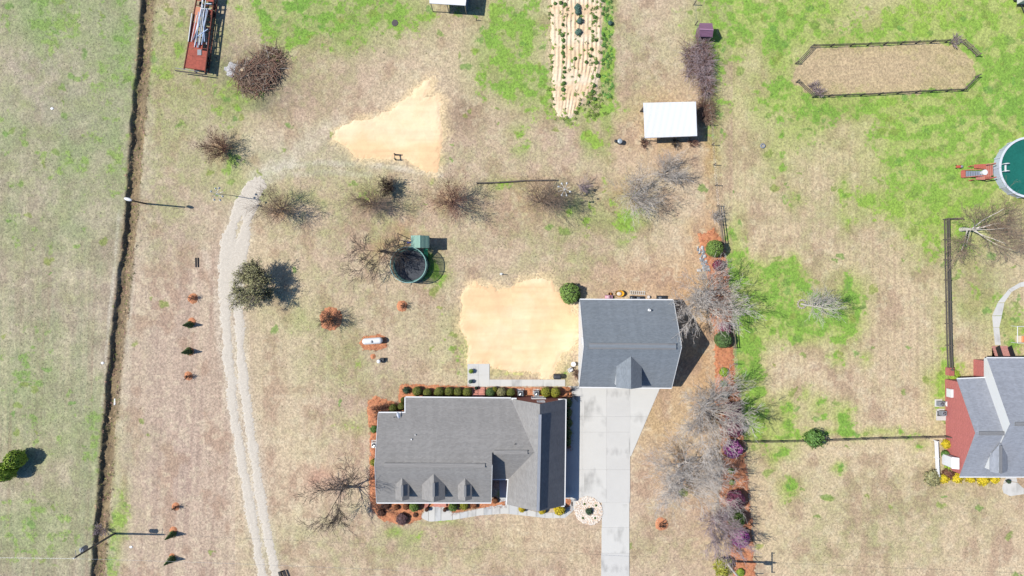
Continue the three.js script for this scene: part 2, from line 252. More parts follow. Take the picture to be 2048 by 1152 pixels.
{
  const xs = [], zs = [];
  for (const v of [-1200, -700, -400, -250, -160, -110, -85, -74, -66, -60, -56, -53, -51.5]) xs.push(v);
  for (let v = -50.5; v <= -45.5; v += 0.11) xs.push(v);
  for (const v of [-44, -42, -39, -35, -30, -20, -10, 0, 15, 30, 45, 60, 75, 90, 120, 180, 300, 500, 800, 1200]) xs.push(v);
  for (const v of [-900, -500, -300, -180, -120, -80, -60, -50, -45, -40]) zs.push(v);
  for (let v = -38; v <= 38; v += 0.25) zs.push(v);
  for (const v of [40, 45, 50, 60, 80, 120, 180, 300, 500, 900]) zs.push(v);
  const p = [], uv = [], idx = [];
  for (const z of zs) for (const s of xs) {
    const w = s < -66 ? 0 : s < -52 ? sstep(-66, -52, s) : s < -44 ? 1 : sstep(-20, -44, s), x = s + (ditchX(z) + 48) * w;
    p.push(x, ground(x, z), z); uv.push(x / MX + 0.5, 0.5 - z / MZ);
  }
  const n = xs.length;
  for (let j = 0; j < zs.length - 1; j++) for (let i = 0; i < n - 1; i++) { const a = j * n + i; idx.push(a, a + n, a + 1, a + 1, a + n, a + n + 1); }
  const g = new THREE.BufferGeometry();
  g.setAttribute('position', new THREE.Float32BufferAttribute(p, 3)); g.setAttribute('uv', new THREE.Float32BufferAttribute(uv, 2)); g.setIndex(idx); g.computeVertexNormals();
  const bt = roughBump.clone(); bt.repeat.set(MX / 6, MZ / 6); bt.needsUpdate = true;
  struct('ground', g, new THREE.MeshStandardMaterial({ map: groundMap, roughness: 0.95, bumpMap: bt, bumpScale: 0.05 }), 'tan winter lawn and fields mottled with green grass');
}

// ---------- shared materials ----------
const mottled = (lo, hi, per, fineAmt, seed = 0) => texture(256, 256, (i, j) => { const b = fbm(i / 256 * per + seed, j / 256 * per, 4, per), f = hash(i + seed * 77, j); return clamp(lerp(lo, hi, b) * (1 - fineAmt / 2 + fineAmt * f), 0, 1); });
function withTex(t, size, m) { const c = t.clone(); c.repeat.set(1 / size, 1 / size); c.needsUpdate = true; m.map = c; return m; }
const tConcrete = texture(512, 512, (i, j) => { const b = fbm(i / 512 * 5, j / 512 * 5, 5, 5), st = fbm(i / 512 * 9 + 3, j / 512 * 3, 4, 0), sp = hash(i, j); return clamp(0.93 + 0.1 * (b - 0.5) - 0.4 * sstep(0.5, 0.78, b * 0.55 + st * 0.45) - (sp > 0.997 ? 0.3 : 0) + 0.05 * (sp - 0.5), 0, 1); });
const tSand = texture(512, 512, (i, j) => {
  const u = i / 512, v = j / 512, b = fbm(u * 5, v * 5, 5, 5), m = fbm(u * 18, v * 18, 3, 18), q = fbm(u * 3, v * 34, 3, 0), d = hash(i, j), tr = Math.abs(((u * 3 + 0.35 * Math.sin(v * 6.28) + 0.1 * b) % 1) - 0.5) < 0.09 ? 0.06 : 0;
  const k = 0.86 + 0.16 * b + 0.12 * (m - 0.5) + 0.2 * (q - 0.5) - 0.5 * tr * (0.5 + m) - (d > 0.988 ? 0.22 : 0), o = clamp(2.6 * (b - 0.3), 0, 1);
  return [clamp(k, 0, 1), clamp(k * lerp(0.88, 1.0, o), 0, 1), clamp(k * lerp(0.78, 1.02, o), 0, 1)];
});
const tMulch = texture(256, 256, (i, j) => { const b = fbm(i / 256 * 14, j / 256 * 14, 3, 14), s = fbm(i / 256 * 60, j / 256 * 24, 2, 0) * 0.5 + 0.5 * hash(i, j); const k = 0.45 + 0.75 * s * (0.6 + 0.6 * b); return [clamp(k, 0, 1), clamp(k * (0.9 + 0.2 * (b - 0.5)), 0, 1), clamp(k * 0.9, 0, 1)]; });
const tGravel = texture(256, 256, (i, j) => clamp(0.66 + 0.34 * hash(i >> 1, j >> 1) * (0.5 + fbm(i / 12, j / 12, 2, 0)), 0, 1));
// asphalt shingles: courses 14 cm, tabs 30 cm, each tab its own tone; an eight metre tile with weather streaks down the slope
const tShingle = texture(512, 512, (i, j) => {
  const ch = 512 / 56, course = Math.floor(j / ch), u = i + (course % 2) * 9 + 5 * hash(course, 5), tab = Math.floor(u / 19.2) % 27, e = (j % ch) / ch;
  return clamp((0.76 + 0.16 * hash(tab + 31, course + 7)) * (0.88 + 0.24 * hash(i, j)) * (e < 0.18 ? 0.76 : 1) * (0.86 + 0.14 * fbm(i / 512 * 5, j / 512 * 5, 4, 5) + 0.14 * fbm(i / 512 * 24, j / 512 * 2 + 5, 3, 0)), 0, 1);
});
const bShingle = texture(512, 512, (i, j) => { const e = (j % (512 / 56)) / (512 / 56); return 0.2 + 0.6 * (1 - e) + 0.2 * hash(i, j); }, false);
function shingles(r, g, b) { const m = withTex(tShingle, 8, M(r, g, b, 0.95)); m.bumpMap = bShingle.clone(); m.bumpMap.repeat.set(0.125, 0.125); m.bumpMap.needsUpdate = true; m.bumpScale = 0.012; return m; }
// bricks 20 x 6.7 cm with pale mortar
const tBrick = texture(256, 256, (i, j) => { const row = Math.floor(j / 16), u = (i + (row % 2) * 21) % 256, f = j % 16, e = u % 42.67; if (f < 2.2 || e < 2.2) return [0.55, 0.5, 0.46]; const k = 0.7 + 0.3 * hash(Math.floor(u / 42.67) + 11, row); return [k, k * 0.95, k * 0.93]; });
const brickMat = (r, g, b) => withTex(tBrick, 1.2, M(r, g, b, 0.9));
const tSiding = texture(64, 64, (i, j) => (j % 16 < 2 ? 0.6 : 0.92 + 0.08 * hash(i, j)));
const siding = (r, g, b) => withTex(tSiding, 0.6, M(r, g, b, 0.6));
const tBark = mottled(0.55, 1, 16, 0.4, 9), tWood = texture(128, 128, (i, j) => clamp(0.6 + 0.4 * fbm(i / 128 * 3, j / 128 * 40, 3, 0), 0, 1));
const MAT = {
  concrete: withTex(tConcrete, 9, M(238, 235, 228, 0.9)), concreteB: withTex(tConcrete, 7.3, M(233, 230, 224, 0.9)), concreteC: withTex(tConcrete, 6.3, M(226, 226, 224, 0.9)),
  sand: withTex(tSand, 17, M(277, 245, 200, 0.97)), mulch: withTex(tMulch, 1.8, M(248, 176, 126, 0.98)), gravel: withTex(tGravel, 3, M(246, 234, 216, 0.97)),
  roofGrey: shingles(176, 172, 168), roofBlue: shingles(156, 164, 172), roofPale: shingles(184, 188, 198), ridge: shingles(158, 158, 160),
  brick: brickMat(196, 120, 104), brickRed: brickMat(232, 140, 134), brickPaving: withTex(tBrick, 1.2, M(250, 176, 158, 0.9)),
  white: M(252, 252, 252, 0.5), whiteSiding: siding(252, 252, 250), offWhite: M(238, 236, 228, 0.6), glass: new THREE.MeshStandardMaterial({ color: 0x1a2530, roughness: 0.08, metalness: 0.3 }),
  darkMetal: M(52, 56, 62, 0.5, { metalness: 0.4 }), grey: M(150, 154, 160, 0.6), steel: M(190, 194, 200, 0.35, { metalness: 0.7 }), black: M(36, 38, 42, 0.7), rubber: M(44, 44, 46, 0.9),
  rust: withTex(mottled(0.5, 1, 12, 0.3, 5), 2, M(206, 104, 82, 0.9)), rustDark: withTex(mottled(0.4, 1, 12, 0.3, 6), 2, M(150, 78, 62, 0.9)),
  wood: withTex(tWood, 1.5, M(168, 152, 132, 0.9)), woodDark: withTex(tWood, 1.5, M(116, 106, 96, 0.9)), woodPale: withTex(tWood, 1.5, M(216, 204, 184, 0.9)), deck: withTex(tWood, 1.2, M(226, 124, 104, 0.8)), deckPale: withTex(tWood, 1.2, M(236, 160, 140, 0.8)),
  bark: withTex(tBark, 1, M(142, 132, 122, 0.95)), barkDark: withTex(tBark, 1, M(112, 100, 92, 0.95)), twigGrey: M(240, 228, 216, 0.95), twigBrown: M(176, 150, 128, 0.95), twigRed: M(160, 116, 98, 0.95), twigPale: M(238, 228, 216, 0.9), twigDark: M(86, 74, 68, 0.95), twigPurple: M(206, 184, 186, 0.95), seed: M(92, 70, 58, 0.95)
};

// ---------- sheets that lie on the ground with ragged edges ----------
function patch(x0, y0, x1, y1, cell, field, top, mat, name, label, category, parent, slope = 0.3) {
  const X0 = gx(x0), Z0 = gz(y0), nx = Math.ceil((gx(x1) - X0) / cell), nz = Math.ceil((gz(y1) - Z0) / cell), h = new Float32Array((nx + 1) * (nz + 1)), p = [], uv = [], idx = [], id = new Int32Array((nx + 1) * (nz + 1)).fill(-1);
  for (let j = 0; j <= nz; j++) for (let i = 0; i <= nx; i++) { const px = x0 + i * cell * PPM, py = y0 + j * cell * PPM; const f = field(px, py) / PPM; h[j * (nx + 1) + i] = clamp(f * slope, -0.08, top(px, py)); }
  const use = (k) => { if (id[k] < 0) { id[k] = p.length / 3; const i = k % (nx + 1), j = (k - i) / (nx + 1), x = X0 + i * cell, z = Z0 + j * cell; p.push(x, h[k] + ground(x, z), z); uv.push(x, -z); } return id[k]; };
  for (let j = 0; j < nz; j++) for (let i = 0; i < nx; i++) {
    const a = j * (nx + 1) + i, b = a + 1, c = a + nx + 1, d = c + 1;
    if (Math.max(h[a], h[b], h[c], h[d]) <= 0) continue;
    idx.push(use(a), use(c), use(b), use(b), use(c), use(d));
  }
  const g = new THREE.BufferGeometry();
  g.setAttribute('position', new THREE.Float32BufferAttribute(p, 3)); g.setAttribute('uv', new THREE.Float32BufferAttribute(uv, 2)); g.setIndex(idx); g.computeVertexNormals();
  return struct(name, g, mat, label, category);
}
const rag = (px, py, amp = 10, f = 9) => amp * (fbm(px / f + 3, py / f, 4) - 0.5) + amp * 0.25 * (hash(Math.round(px), Math.round(py)) - 0.5);
const polyField = (P, amp, f) => (px, py) => sdPoly(px, py, P) + rag(px, py, amp, f);
// sand dumped and spread in two places
const sandTop = (px, py) => 0.05 + 0.05 * fbm(px / 30, py / 12, 3) + 0.025 * fbm(px / 5, py / 5, 2);
patch(640, 130, 910, 360, 0.13, polyField(SAND_N, 14, 12), sandTop, MAT.sand, 'sand_patch', 'pointed fan of orange sand spread below the garden plot', 'sand', null, 0.2);
patch(895, 535, 1175, 772, 0.13, polyField(SAND_S, 16, 12), sandTop, MAT.sand, 'sand_patch', 'broad square patch of pale sand beside the garage', 'sand', null, 0.2);
// gravel drive in two wheel tracks
patch(420, 335, 620, 1330, 0.12, (px, py) => {
  const c = alongY(TRK, py), half = lerp(26, 22.5, sstep(400, 900, py)) * sstep(335, 372, py), d = Math.abs(px - c), strip = Math.max(sstep(570, 640, py), 0.8 * sstep(428, 445, py) * sstep(500, 470, py));
  return Math.min(half - d + 2 * (fbm(py / 40, 7, 2) - 0.5) * 6, strip > 0.02 ? d - 3.9 * strip + 3 * (1 - strip) : 99) * 0.9 + rag(px, py, 8, 30) + rag(px, py, 7, 4) - (py < 400 ? (1 - sstep(340, 410, py)) * (10 + 16 * (fbm(px / 5, py / 5, 2) - 0.3)) : 0);
}, (px, py) => 0.03 + 0.03 * fbm(px / 6, py / 6, 2), MAT.gravel, 'gravel_drive', 'pale two-track gravel drive curving up from the road', 'drive', null, 0.25);
// pine straw beds
const BEDS = [
  [[[741, 870], [752, 868], [756, 1000], [1012, 1000], [1012, 1012], [940, 1018], [905, 1028], [880, 1012], [846, 1016], [845, 1036], [838, 1042], [806, 1050], [766, 1042], [744, 1022], [738, 985]], 'pine straw bed wrapping the front corner of the brick house', 8],
  [[[736, 800], [752, 792], [775, 800], [798, 806], [797, 778], [804, 768], [845, 770], [946, 772], [946, 800], [812, 800], [812, 830], [758, 830], [756, 872], [742, 872], [734, 830]], 'pine straw bed along the back of the house with a rounded corner', 7],
  [[[968, 775], [1092, 775], [1138, 774], [1146, 786], [1142, 800], [968, 800]], 'pine straw bed holding the two air conditioners', 5],
  [[[1130, 790], [1142, 790], [1145, 900], [1130, 900]], 'narrow pine straw bed beside the asphalt-shaded drive edge', 3],
  [[[1128, 994], [1138, 994], [1144, 1004], [1140, 1018], [1128, 1016]], 'small pine straw bed at the house corner by the yellow bush', 2],
  [[[1398, 470], [1428, 458], [1446, 480], [1456, 545], [1464, 640], [1470, 760], [1480, 800], [1488, 880], [1496, 960], [1506, 1080], [1512, 1180], [1466, 1180], [1462, 1090], [1440, 1010], [1446, 930], [1440, 850], [1432, 800], [1430, 680], [1420, 620], [1416, 545], [1404, 520]], 'long pine straw bed running along the property fence', 12],
  [[[717, 686], [726, 674], [760, 668], [774, 676], [774, 694], [752, 701], [728, 699]], 'oval pine straw bed under the propane tank', 4]
];
BEDS.forEach(([P, l, amp]) => { const xs = P.map((q) => q[0]), ys = P.map((q) => q[1]); patch(Math.min(...xs) - 12, Math.min(...ys) - 12, Math.max(...xs) + 12, Math.max(...ys) + 12, 0.12, polyField(P, amp, 7), (px, py) => 0.05 + 0.06 * fbm(px / 4, py / 4, 3), MAT.mulch, 'pine_straw_bed', l, 'mulch bed'); });
function mulchRing(px, py, r, h, label) { patch(px - r - 6, py - r - 6, px + r + 6, py + r + 6, 0.07, (x, y) => r - Math.hypot(x - px, y - py) + rag(x, y, r * 0.3, 5), (x, y) => h * (1 - 0.6 * (Math.hypot(x - px, y - py) / r) ** 2) + 0.05 * fbm(x / 3, y / 3, 2), MAT.mulch, 'mulch_ring', label, 'mulch ring', null, 0.7); }
mulchRing(662, 637, 23, 0.22, 'largest round mulch ring, under the bushy bare shrub left of the tank');
mulchRing(804, 612, 11, 0.16, 'small round mulch ring between the tank and the sand patch');
mulchRing(386, 597, 10.5, 0.2, 'topmost round mulch ring in the row beside the ditch');
mulchRing(377, 752, 9, 0.2, 'round mulch ring below the two small evergreens by the ditch');
mulchRing(352, 1013, 8, 0.2, 'lone mulch ring in the lower part of the row beside the ditch');
mulchRing(347, 1061, 8, 0.15, 'mulch ring beside the upper of the two lower evergreens');
mulchRing(344, 1113, 6.5, 0.15, 'mulch ring beside the lowest evergreen of the row');
mulchRing(384, 643, 8, 0.12, 'mulch ring behind the upper of the two middle evergreens');
mulchRing(381, 703, 8, 0.12, 'mulch ring behind the lower of the two middle evergreens');
mulchRing(1323, 1048, 13, 0.1, 'mulch ring with a dead twiggy plant right of the driveway');
mulchRing(746, 713, 5.5, 0.25, 'tiny mulch mound between the tank and the well cover');

// ---------- paving, each slab its own piece ----------
const g0 = (px, py, h = 0.06) => at(px, py, 0).setY(h);
function paving(name, label, polys, mats, h = 0.06) {
  const o = thing(name, label, 'paving'); o.userData.kind = 'structure'; delete o.userData.category;
  polys.forEach((P, i) => put('slab', slab(P.map(([x, y]) => g0(x, y, h + 0.004 * ((i * 7) % 3))), () => -0.1), mats[(i * 5 + 1) % mats.length], o));
  return o;
}
const inset = (P, d = 0.08) => { const cx = P.reduce((s, q) => s + q[0], 0) / P.length, cy = P.reduce((s, q) => s + q[1], 0) / P.length; return P.map(([x, y]) => [x - Math.sign(x - cx) * d, y - Math.sign(y - cy) * d]); };
const quad = (x0, y0, x1, y1) => inset([[x0, y0], [x1, y0], [x1, y1], [x0, y1]]);
{
  const edge = (y) => 1319 + (y - 778) * (1261 - 1319) / (914 - 778);   // slanting right edge of the turning pad
  const P = [];
  for (const [a, b] of [[772, 833], [833, 864], [864, 939], [939, 1005]]) { P.push(quad(1131, Math.max(a, 796), 1164, Math.min(b, 998)), quad(1164, a, 1213, b), quad(1213, a, 1260, b)); }
  for (const [a, b] of [[774, 833], [833, 912]]) P.push(inset([[1260, a], [edge(a), a], [edge(b), b], [1260, b]]));
  P.push(inset([[1131, 772], [1164, 772], [1164, 796], [1146, 796], [1140, 774]], 0.2));
  for (const [a, b] of [[1005, 1055], [1055, 1106], [1106, 1157], [1157, 1230], [1230, 1310]]) { P.push(quad(1203.5 - (a - 1005) * 0.012, a, 1258.5, b)); }
  paving('concrete_driveway', 'pale concrete driveway and turning pad between house and garage', P, [MAT.concrete, MAT.concrete, MAT.concreteB]);
}
{
  const P = [quad(935, 727.5, 957, 750), quad(957, 727.5, 979, 750), quad(935, 750, 957, 773), quad(957, 750, 979, 773)];
  for (let x = 979; x < 1130; x += 21.6) P.push(quad(x, 759, Math.min(x + 21.6, 1131), 772.5));
  paving('back_patio', 'square concrete patio with a straight walk to the driveway', P, [MAT.concrete, MAT.concreteB]);
}
{
  const up = [[845, 1013], [846, 1014], [866, 1012], [893, 1012], [902, 1025], [916, 1025], [935, 1020], [955, 1015], [975, 1011], [997, 1009], [1000, 985], [1013, 985], [1016, 1008], [1045, 1018], [1076, 1028], [1100, 1027], [1122, 1021], [1138, 1014], [1142, 1000], [1144, 996]];
  const lowY = (x) => x < 862 ? 1043 - ((862 - x) / 20) ** 2 * 10 : x < 905 ? 1043 - (x - 862) * 0.08 : x < 960 ? 1039.5 - (x - 905) * 0.16 : x < 1012 ? 1030.5 - (x - 960) * 0.07 : x < 1090 ? 1027 + (x - 1012) * 0.11 : x < 1130 ? 1036 : 1036 - (x - 1130) * 0.9;
  const upY = (x) => x < 866 ? 1013 + ((866 - x) / 23) ** 2 * 18 : x < 893 ? 1012 : x < 905 ? 1012 + (x - 893) * 1.1 : x < 920 ? 1025 : x < 1000 ? 1025 - (x - 920) * 0.21 : x < 1013 ? 1008 : x < 1080 ? 1008 + (x - 1013) * 0.26 : x < 1110 ? 1025 : 1025 - (x - 1110) * 0.62;
  const cuts = [843, 857, 870, 882, 905, 920, 936, 952, 968, 984, 1000, 1018, 1036, 1054, 1072, 1090, 1106, 1120, 1132, 1146, 1160], P = [];
  for (let i = 0; i < cuts.length - 1; i++) { const a = cuts[i] + 0.3, b = cuts[i + 1] - 0.3, m = (a + b) / 2; P.push([[a, upY(a)], [m, upY(m)], [b, upY(b)], [b, Math.max(lowY(b), upY(b) + 5)], [m, Math.max(lowY(m), upY(m) + 5)], [a, Math.max(lowY(a), upY(a) + 5)]]); }
  P.push(quad(999, 958, 1013, 1007), [[1141, 994], [1160, 997.5], [1160, 1004], [1148, 1010], [1143, 1012]]);
  paving('front_walk', 'curving concrete front walk from the porch to the driveway', P, [MAT.concrete, MAT.concreteB, MAT.concreteC], 0.05);
}
{
  const W = [[[1990, 690], [2001, 690], [1998, 655], [1986, 655]], [[1986, 654.4], [1998, 654.4], [2003, 632], [1984, 632]], [[1984, 631], [2003, 631], [2008, 606], [1995, 606]], [[1995, 605], [2008, 605], [2022, 585], [2016, 580]], [[2016, 579], [2022, 584], [2040, 574], [2040, 565]], [[2040.6, 565], [2040.6, 574], [2080, 568], [2080, 556]]];
  paving('garden_path', 'concrete path bending up from the neighbour\'s back steps', W, [MAT.concrete, MAT.concreteB]);
  paving('front_pad', 'rounded concrete landing before the neighbouring house', [[[2012, 954], [2032, 954], [2034, 964], [2018, 962], [2006, 966]], [[2006, 967], [2018, 963], [2034, 965], [2046, 976], [2046, 988], [2020, 992], [2007, 986], [2004, 976]], [[2046.6, 976], [2046.6, 988], [2090, 984], [2090, 972]]], [MAT.concrete, MAT.concreteB]);
}
// round bed of white stones
{
  reseed(31);
  const o = thing('stone_bed', 'round bed of white stones beside the driveway', 'stone bed', at(1177, 1021));
  const R = (a) => (1.72 + 0.12 * Math.sin(2 * a + 0.6)) * 1.0, rim = [];
  for (let i = 0; i < 36; i++) { const a = i / 36 * Math.PI * 2; rim.push(V(Math.cos(a) * R(a) * 0.98, 0.07, Math.sin(a) * R(a) * 1.07)); }
  put('gravel_base', slab(rim, () => -0.1), M(232, 208, 186, 0.95), o);
  const st = new THREE.IcosahedronGeometry(0.062, 0); st.scale(1.2, 0.7, 1);
  const im = new THREE.InstancedMesh(st, new THREE.MeshStandardMaterial({ roughness: 0.85 }), 2600); im.name = 'stones'; tag(im, null, null, null, 'stuff');
  const m = new THREE.Matrix4(), q = new THREE.Quaternion(), c = new THREE.Color();
  for (let i = 0; i < 2600; i++) { const a = rr(0, 6.283), r = Math.sqrt(rnd()) * R(a), s = rr(0.6, 1.5); q.setFromEuler(new THREE.Euler(rr(0, 6), rr(0, 6), rr(0, 6))); im.setMatrixAt(i, m.compose(V(Math.cos(a) * r * 0.98, 0.085, Math.sin(a) * r * 1.07), q, V(s, s, s))); const k = rr(0.95, 1.15), t = rnd(); im.setColorAt(i, c.setRGB(...A(250 * k, (t < 0.25 ? 218 : 240) * k, (t < 0.25 ? 186 : 228) * k))); }
  o.add(im);
}

// ---------- buildings ----------
function windowPart(parent, c, right, w, h, mat = MAT.white) {      // c: centre on the wall face, right: unit vector along the wall
  const n = V(0, 0, 0).crossVectors(right, UP), bas = (g) => g.applyMatrix4(new THREE.Matrix4().makeBasis(right, UP, n).setPosition(c));
  const f = put('window', merge([bas(box(w + 0.16, 0.09, 0.08, 0, h / 2 + 0.045, 0)), bas(box(w + 0.16, 0.09, 0.1, 0, -h / 2 - 0.045, 0)), bas(box(0.08, h, 0.08, -w / 2 - 0.04, 0, 0)), bas(box(0.08, h, 0.08, w / 2 + 0.04, 0, 0)), bas(box(w, 0.05, 0.05, 0, 0, 0))]), mat, parent);
  put('pane', bas(box(w, h, 0.02, 0, 0, -0.005)), MAT.glass, f);
}
function gutter(a, b, parent) { put('gutter', plank(a, b, 0.13, 0.12), MAT.white, parent); }
const roofPiece = (name, pts, mat, parent, t = 0.14) => put(name, slab(pts, t), mat, parent);
function ridgeVent(a, b, mat, parent, w = 0.42) { put('ridge_vent', plank(a.clone().setY(a.y + 0.05), b.clone().setY(b.y + 0.05), w, 0.11), mat, parent); }
function ridgeCap(a, b, mat, parent) { put('ridge_cap', bar(a.clone().setY(a.y + 0.0), b.clone().setY(b.y + 0.0), 0.09, 8), mat, parent); }
const off = (p, dx, dy, dz) => V(p.x + dx, p.y + dy, p.z + dz);

// the brick house
{
  const o = thing('brick_house', 'large brick house with grey shingle roof and three front dormers', 'house'), R = MAT.roofGrey;
  const a = at(750, 930, 6.3), b = at(984, 930, 6.3), c = at(753.5, 1005, 2.65), d = at(982, 1005, 2.65), e = at(757, 826, 3.45), f = at(811, 826, 3.45), g = at(811, 795, 2.6), h = at(1022, 797, 2.6);
  const i = at(984, 904.5, 5.6), j = at(1069, 904.5, 5.6), k = at(984, 958, 2.4), l = at(1017, 958, 2.4), r1 = at(1080, 808, 6.1), r2 = at(1076, 1023.5, 6.1), wb = at(1131, 798, 2.6), wf = at(1128.5, 1011, 2.6), lf = at(1013.5, 1009, 2.3), lb = at(1034, 800, 3.24);
  const main = put('roof', slab([a, e, f, g, h, j, i, b], 0.14), R, o);
  put('front_slope', slab([a, b, d, c], 0.14), R, main);
  put('link_slope', slab([i, j, l, k], 0.14), R, main);
  const wing = put('roof', slab([r2, r1, lb, h, j, l, lf], 0.14), R, o);
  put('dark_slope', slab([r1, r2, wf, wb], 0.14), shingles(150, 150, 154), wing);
  ridgeVent(at(768, 930, 6.3), at(970, 931, 6.3), MAT.roofGrey, o, 0.5); ridgeVent(at(988, 904.5, 5.6), at(1055, 904.5, 5.6), MAT.roofGrey, o, 0.5);
  ridgeVent(off(r1, 0, 0, 1.2), off(r2, 0, 0, -0.1), MAT.roofPale, o, 0.34);
  // walls under the roofs
  const ev = (p, y, dx, dz) => V(p.x + dx, y, p.z + dz);
  put('wall', block([ev(a, 6.05, 0.75, 0), ev(b, 6.05, -0.12, 0), ev(d, 2.6, -0.1, -0.4), ev(c, 2.6, 0.35, -0.4)].map((p, n) => n < 2 ? p : p), -0.2), MAT.brick, o);
  put('wall', block([ev(a, 6.05, 0.75, 0), ev(e, 3.4, 0.3, 0.35), ev(f, 3.4, 0.3, 0.35), ev(g, 2.55, 0.35, 0.45), ev(h, 2.5, 1.2, 0.45), ev(j, 5.2, 0, 0), ev(i, 5.3, 0, 0), ev(b, 6.05, -0.12, 0)], -0.2), MAT.brick, o);
  put('wall', block([ev(i, 5.3, 0, 0.02), ev(j, 5.2, 0, 0.02), ev(l, 2.3, 0.6, -1.9), ev(k, 2.4, 0, -0.4)].map((p, n) => n === 2 ? V(p.x, 3.6, p.z) : n === 3 ? V(p.x, 2.55, p.z) : p), -0.2), MAT.brick, o);
  put('wall', block([ev(r1, 5.95, 0, 0.06), ev(wb, 2.55, -0.3, 0.1), ev(wf, 2.55, -0.3, -0.3), ev(r2, 5.95, 0, -0.5), ev(lf, 2.4, 0.5, -0.3), ev(lb, 3.1, 0.05, 0.06)], -0.2), MAT.brick, o);
  put('soffit_return', box(0.62, 0.16, 0.2, (h.x + lb.x) / 2, 2.72, h.z), MAT.white, o); put('soffit_return', box(0.9, 0.14, 0.16, wb.x - 0.45, 2.62, wb.z + 0.05), MAT.white, o); put('soffit_return', box(0.45, 0.14, 0.16, wf.x - 0.2, 2.62, wf.z + 0.05), MAT.white, o);
  for (const [p, q, x, z] of [[c, d, 0, 0.07], [e, f, 0, -0.07], [g, h, 0, -0.07], [f, g, -0.07, 0], [k, l, 0, 0.07], [wb, wf, 0.07, 0], [l, lf, -0.07, 0]]) gutter(off(p, x, -0.07, z), off(q, x, -0.07, z), o);
  put('rake_trim', plank(off(a, -0.03, -0.05, 0), off(c, -0.03, -0.05, 0), 0.05, 0.16), MAT.white, o); put('rake_trim', plank(off(a, -0.03, -0.05, 0), off(e, -0.03, -0.05, 0), 0.05, 0.16), MAT.white, o);
  put('rake_trim', plank(off(b, 0.03, -0.06, 0), off(d, 0.03, -0.06, 0), 0.05, 0.18), MAT.white, o);
  // three gabled dormers on the front slope
  const on = (py) => { const t = (py - 930) / 75; return lerp(6.3, 2.65, t + 0.10 * t * (1 - t)); };
  for (const [xl, xm, xr, ytop, yl, yf, hr] of [[791, 804.5, 818.5, 953, 966, 1001.5, 0], [844, 867.5, 890, 945, 966, 1003, 0], [916, 930.5, 944, 953.5, 967, 1001.5, 0]]) {
    const hm = on(ytop) - 0.02, he = on(yl) - 0.02, top = at(xm, ytop, hm), fr = at(xm, yf, hm), L = at(xl, yl, he), Rr = at(xr, yl, he), fz = at(xm, 998.5, he).z;
    const dz = Math.max(fr.z, fz); const F = V(fr.x, hm, dz), FL = V(L.x, he, dz), FR = V(Rr.x, he, dz);
    const dm = put('dormer', block([V(L.x + 0.12, he - 0.05, L.z - 0.1), V(top.x, hm - 0.12, L.z - 0.1), V(Rr.x - 0.12, he - 0.05, L.z - 0.1), V(FR.x - 0.12, he - 0.05, dz - 0.15), V(F.x, hm - 0.12, dz - 0.15), V(FL.x + 0.12, he - 0.05, dz - 0.15)], 2.4), siding(210, 212, 214), o);
    put('dormer_roof', merge([slab([top, F, FL, L], 0.09), slab([top, Rr, FR, F], 0.09)]), R, dm);
    put('dormer_vent', plank(V(top.x, hm + 0.04, lerp(top.z, dz, 0.35)), V(top.x, hm + 0.04, lerp(top.z, dz, 0.82)), 0.24, 0.09), MAT.ridge, dm);
    windowPart(o, V(top.x, he - 0.75, dz - 0.13), V(1, 0, 0), 0.8, 1.0);
  }
  // vents and pipes on the roof
  for (const [px, py, hh, r] of [[824, 876, 0.55, 0.085], [831, 868, 0.3, 0.06]]) { const q = at(px, py + 1, 4.55); put('vent_pipe', cyl(r, r, hh + 0.35, 10, q.x, q.y - 0.35, q.z), MAT.white, o); put('vent_pipe', cyl(r * 1.7, r * 0.9, 0.12, 10, q.x, q.y - 0.12, q.z), MAT.grey, o); }
  put('vent_pipe', cyl(0.05, 0.05, 0.5, 8, at(1030, 888, 5.2).x, 4.9, at(1030, 888, 5.2).z), MAT.darkMetal, o);
  // windows along the back and the back gable
  for (const px of [850, 888, 920, 990, 1008]) windowPart(o, V(gx(px), 1.5, g.z + 0.43), V(-1, 0, 0), 0.9, 1.2);
  windowPart(o, V(gx(1076), 1.5, r1.z + 0.03), V(-1, 0, 0), 1.6, 1.2); windowPart(o, V(gx(1079), 4.2, r1.z + 0.03), V(-1, 0, 0), 0.8, 0.7);
  for (const px of [775, 820, 915, 955]) windowPart(o, V(gx(px) * 0.98, 1.55, c.z - 0.38), V(1, 0, 0), 1.0, 1.4);
  put('front_door', box(1.0, 2.1, 0.06, gx(880) * 0.98, 1.15, c.z - 0.37), M(120, 70, 62, 0.6), o); windowPart(o, V(wf.x - 3.2, 1.5, wf.z - 0.28), V(1, 0, 0), 1.6, 1.4);
  const dr = put('door', box(0.95, 2.05, 0.06, gx(958), 1.05, g.z + 0.42), MAT.offWhite, o); put('handle', new THREE.SphereGeometry(0.04, 8, 6).translate(gx(958) + 0.35, 1.1, g.z + 0.37), MAT.steel, dr);
  // brick steps front and back, a white front rail
  const st = []; for (const [y0, y1, hh] of [[1007, 1012, 0.34], [1003, 1008, 0.5]]) st.push(slab([g0(868, y0, hh), g0(893, y0, hh), g0(893, y1, hh), g0(868, y1, hh)], () => -0.1));
  put('step', st, MAT.brickPaving, o);
  { const cm = brickMat(222, 150, 136); put('cheek_wall', slab([g0(853, 1004, 0.5), g0(860, 1004, 0.5), g0(853, 1016, 0.3), g0(848, 1014, 0.3)], () => -0.1), cm, o); put('cheek_wall', slab([g0(896, 1004, 0.5), g0(903, 1004, 0.5), g0(908, 1014, 0.3), g0(902, 1017, 0.3)], () => -0.1), cm, o); }
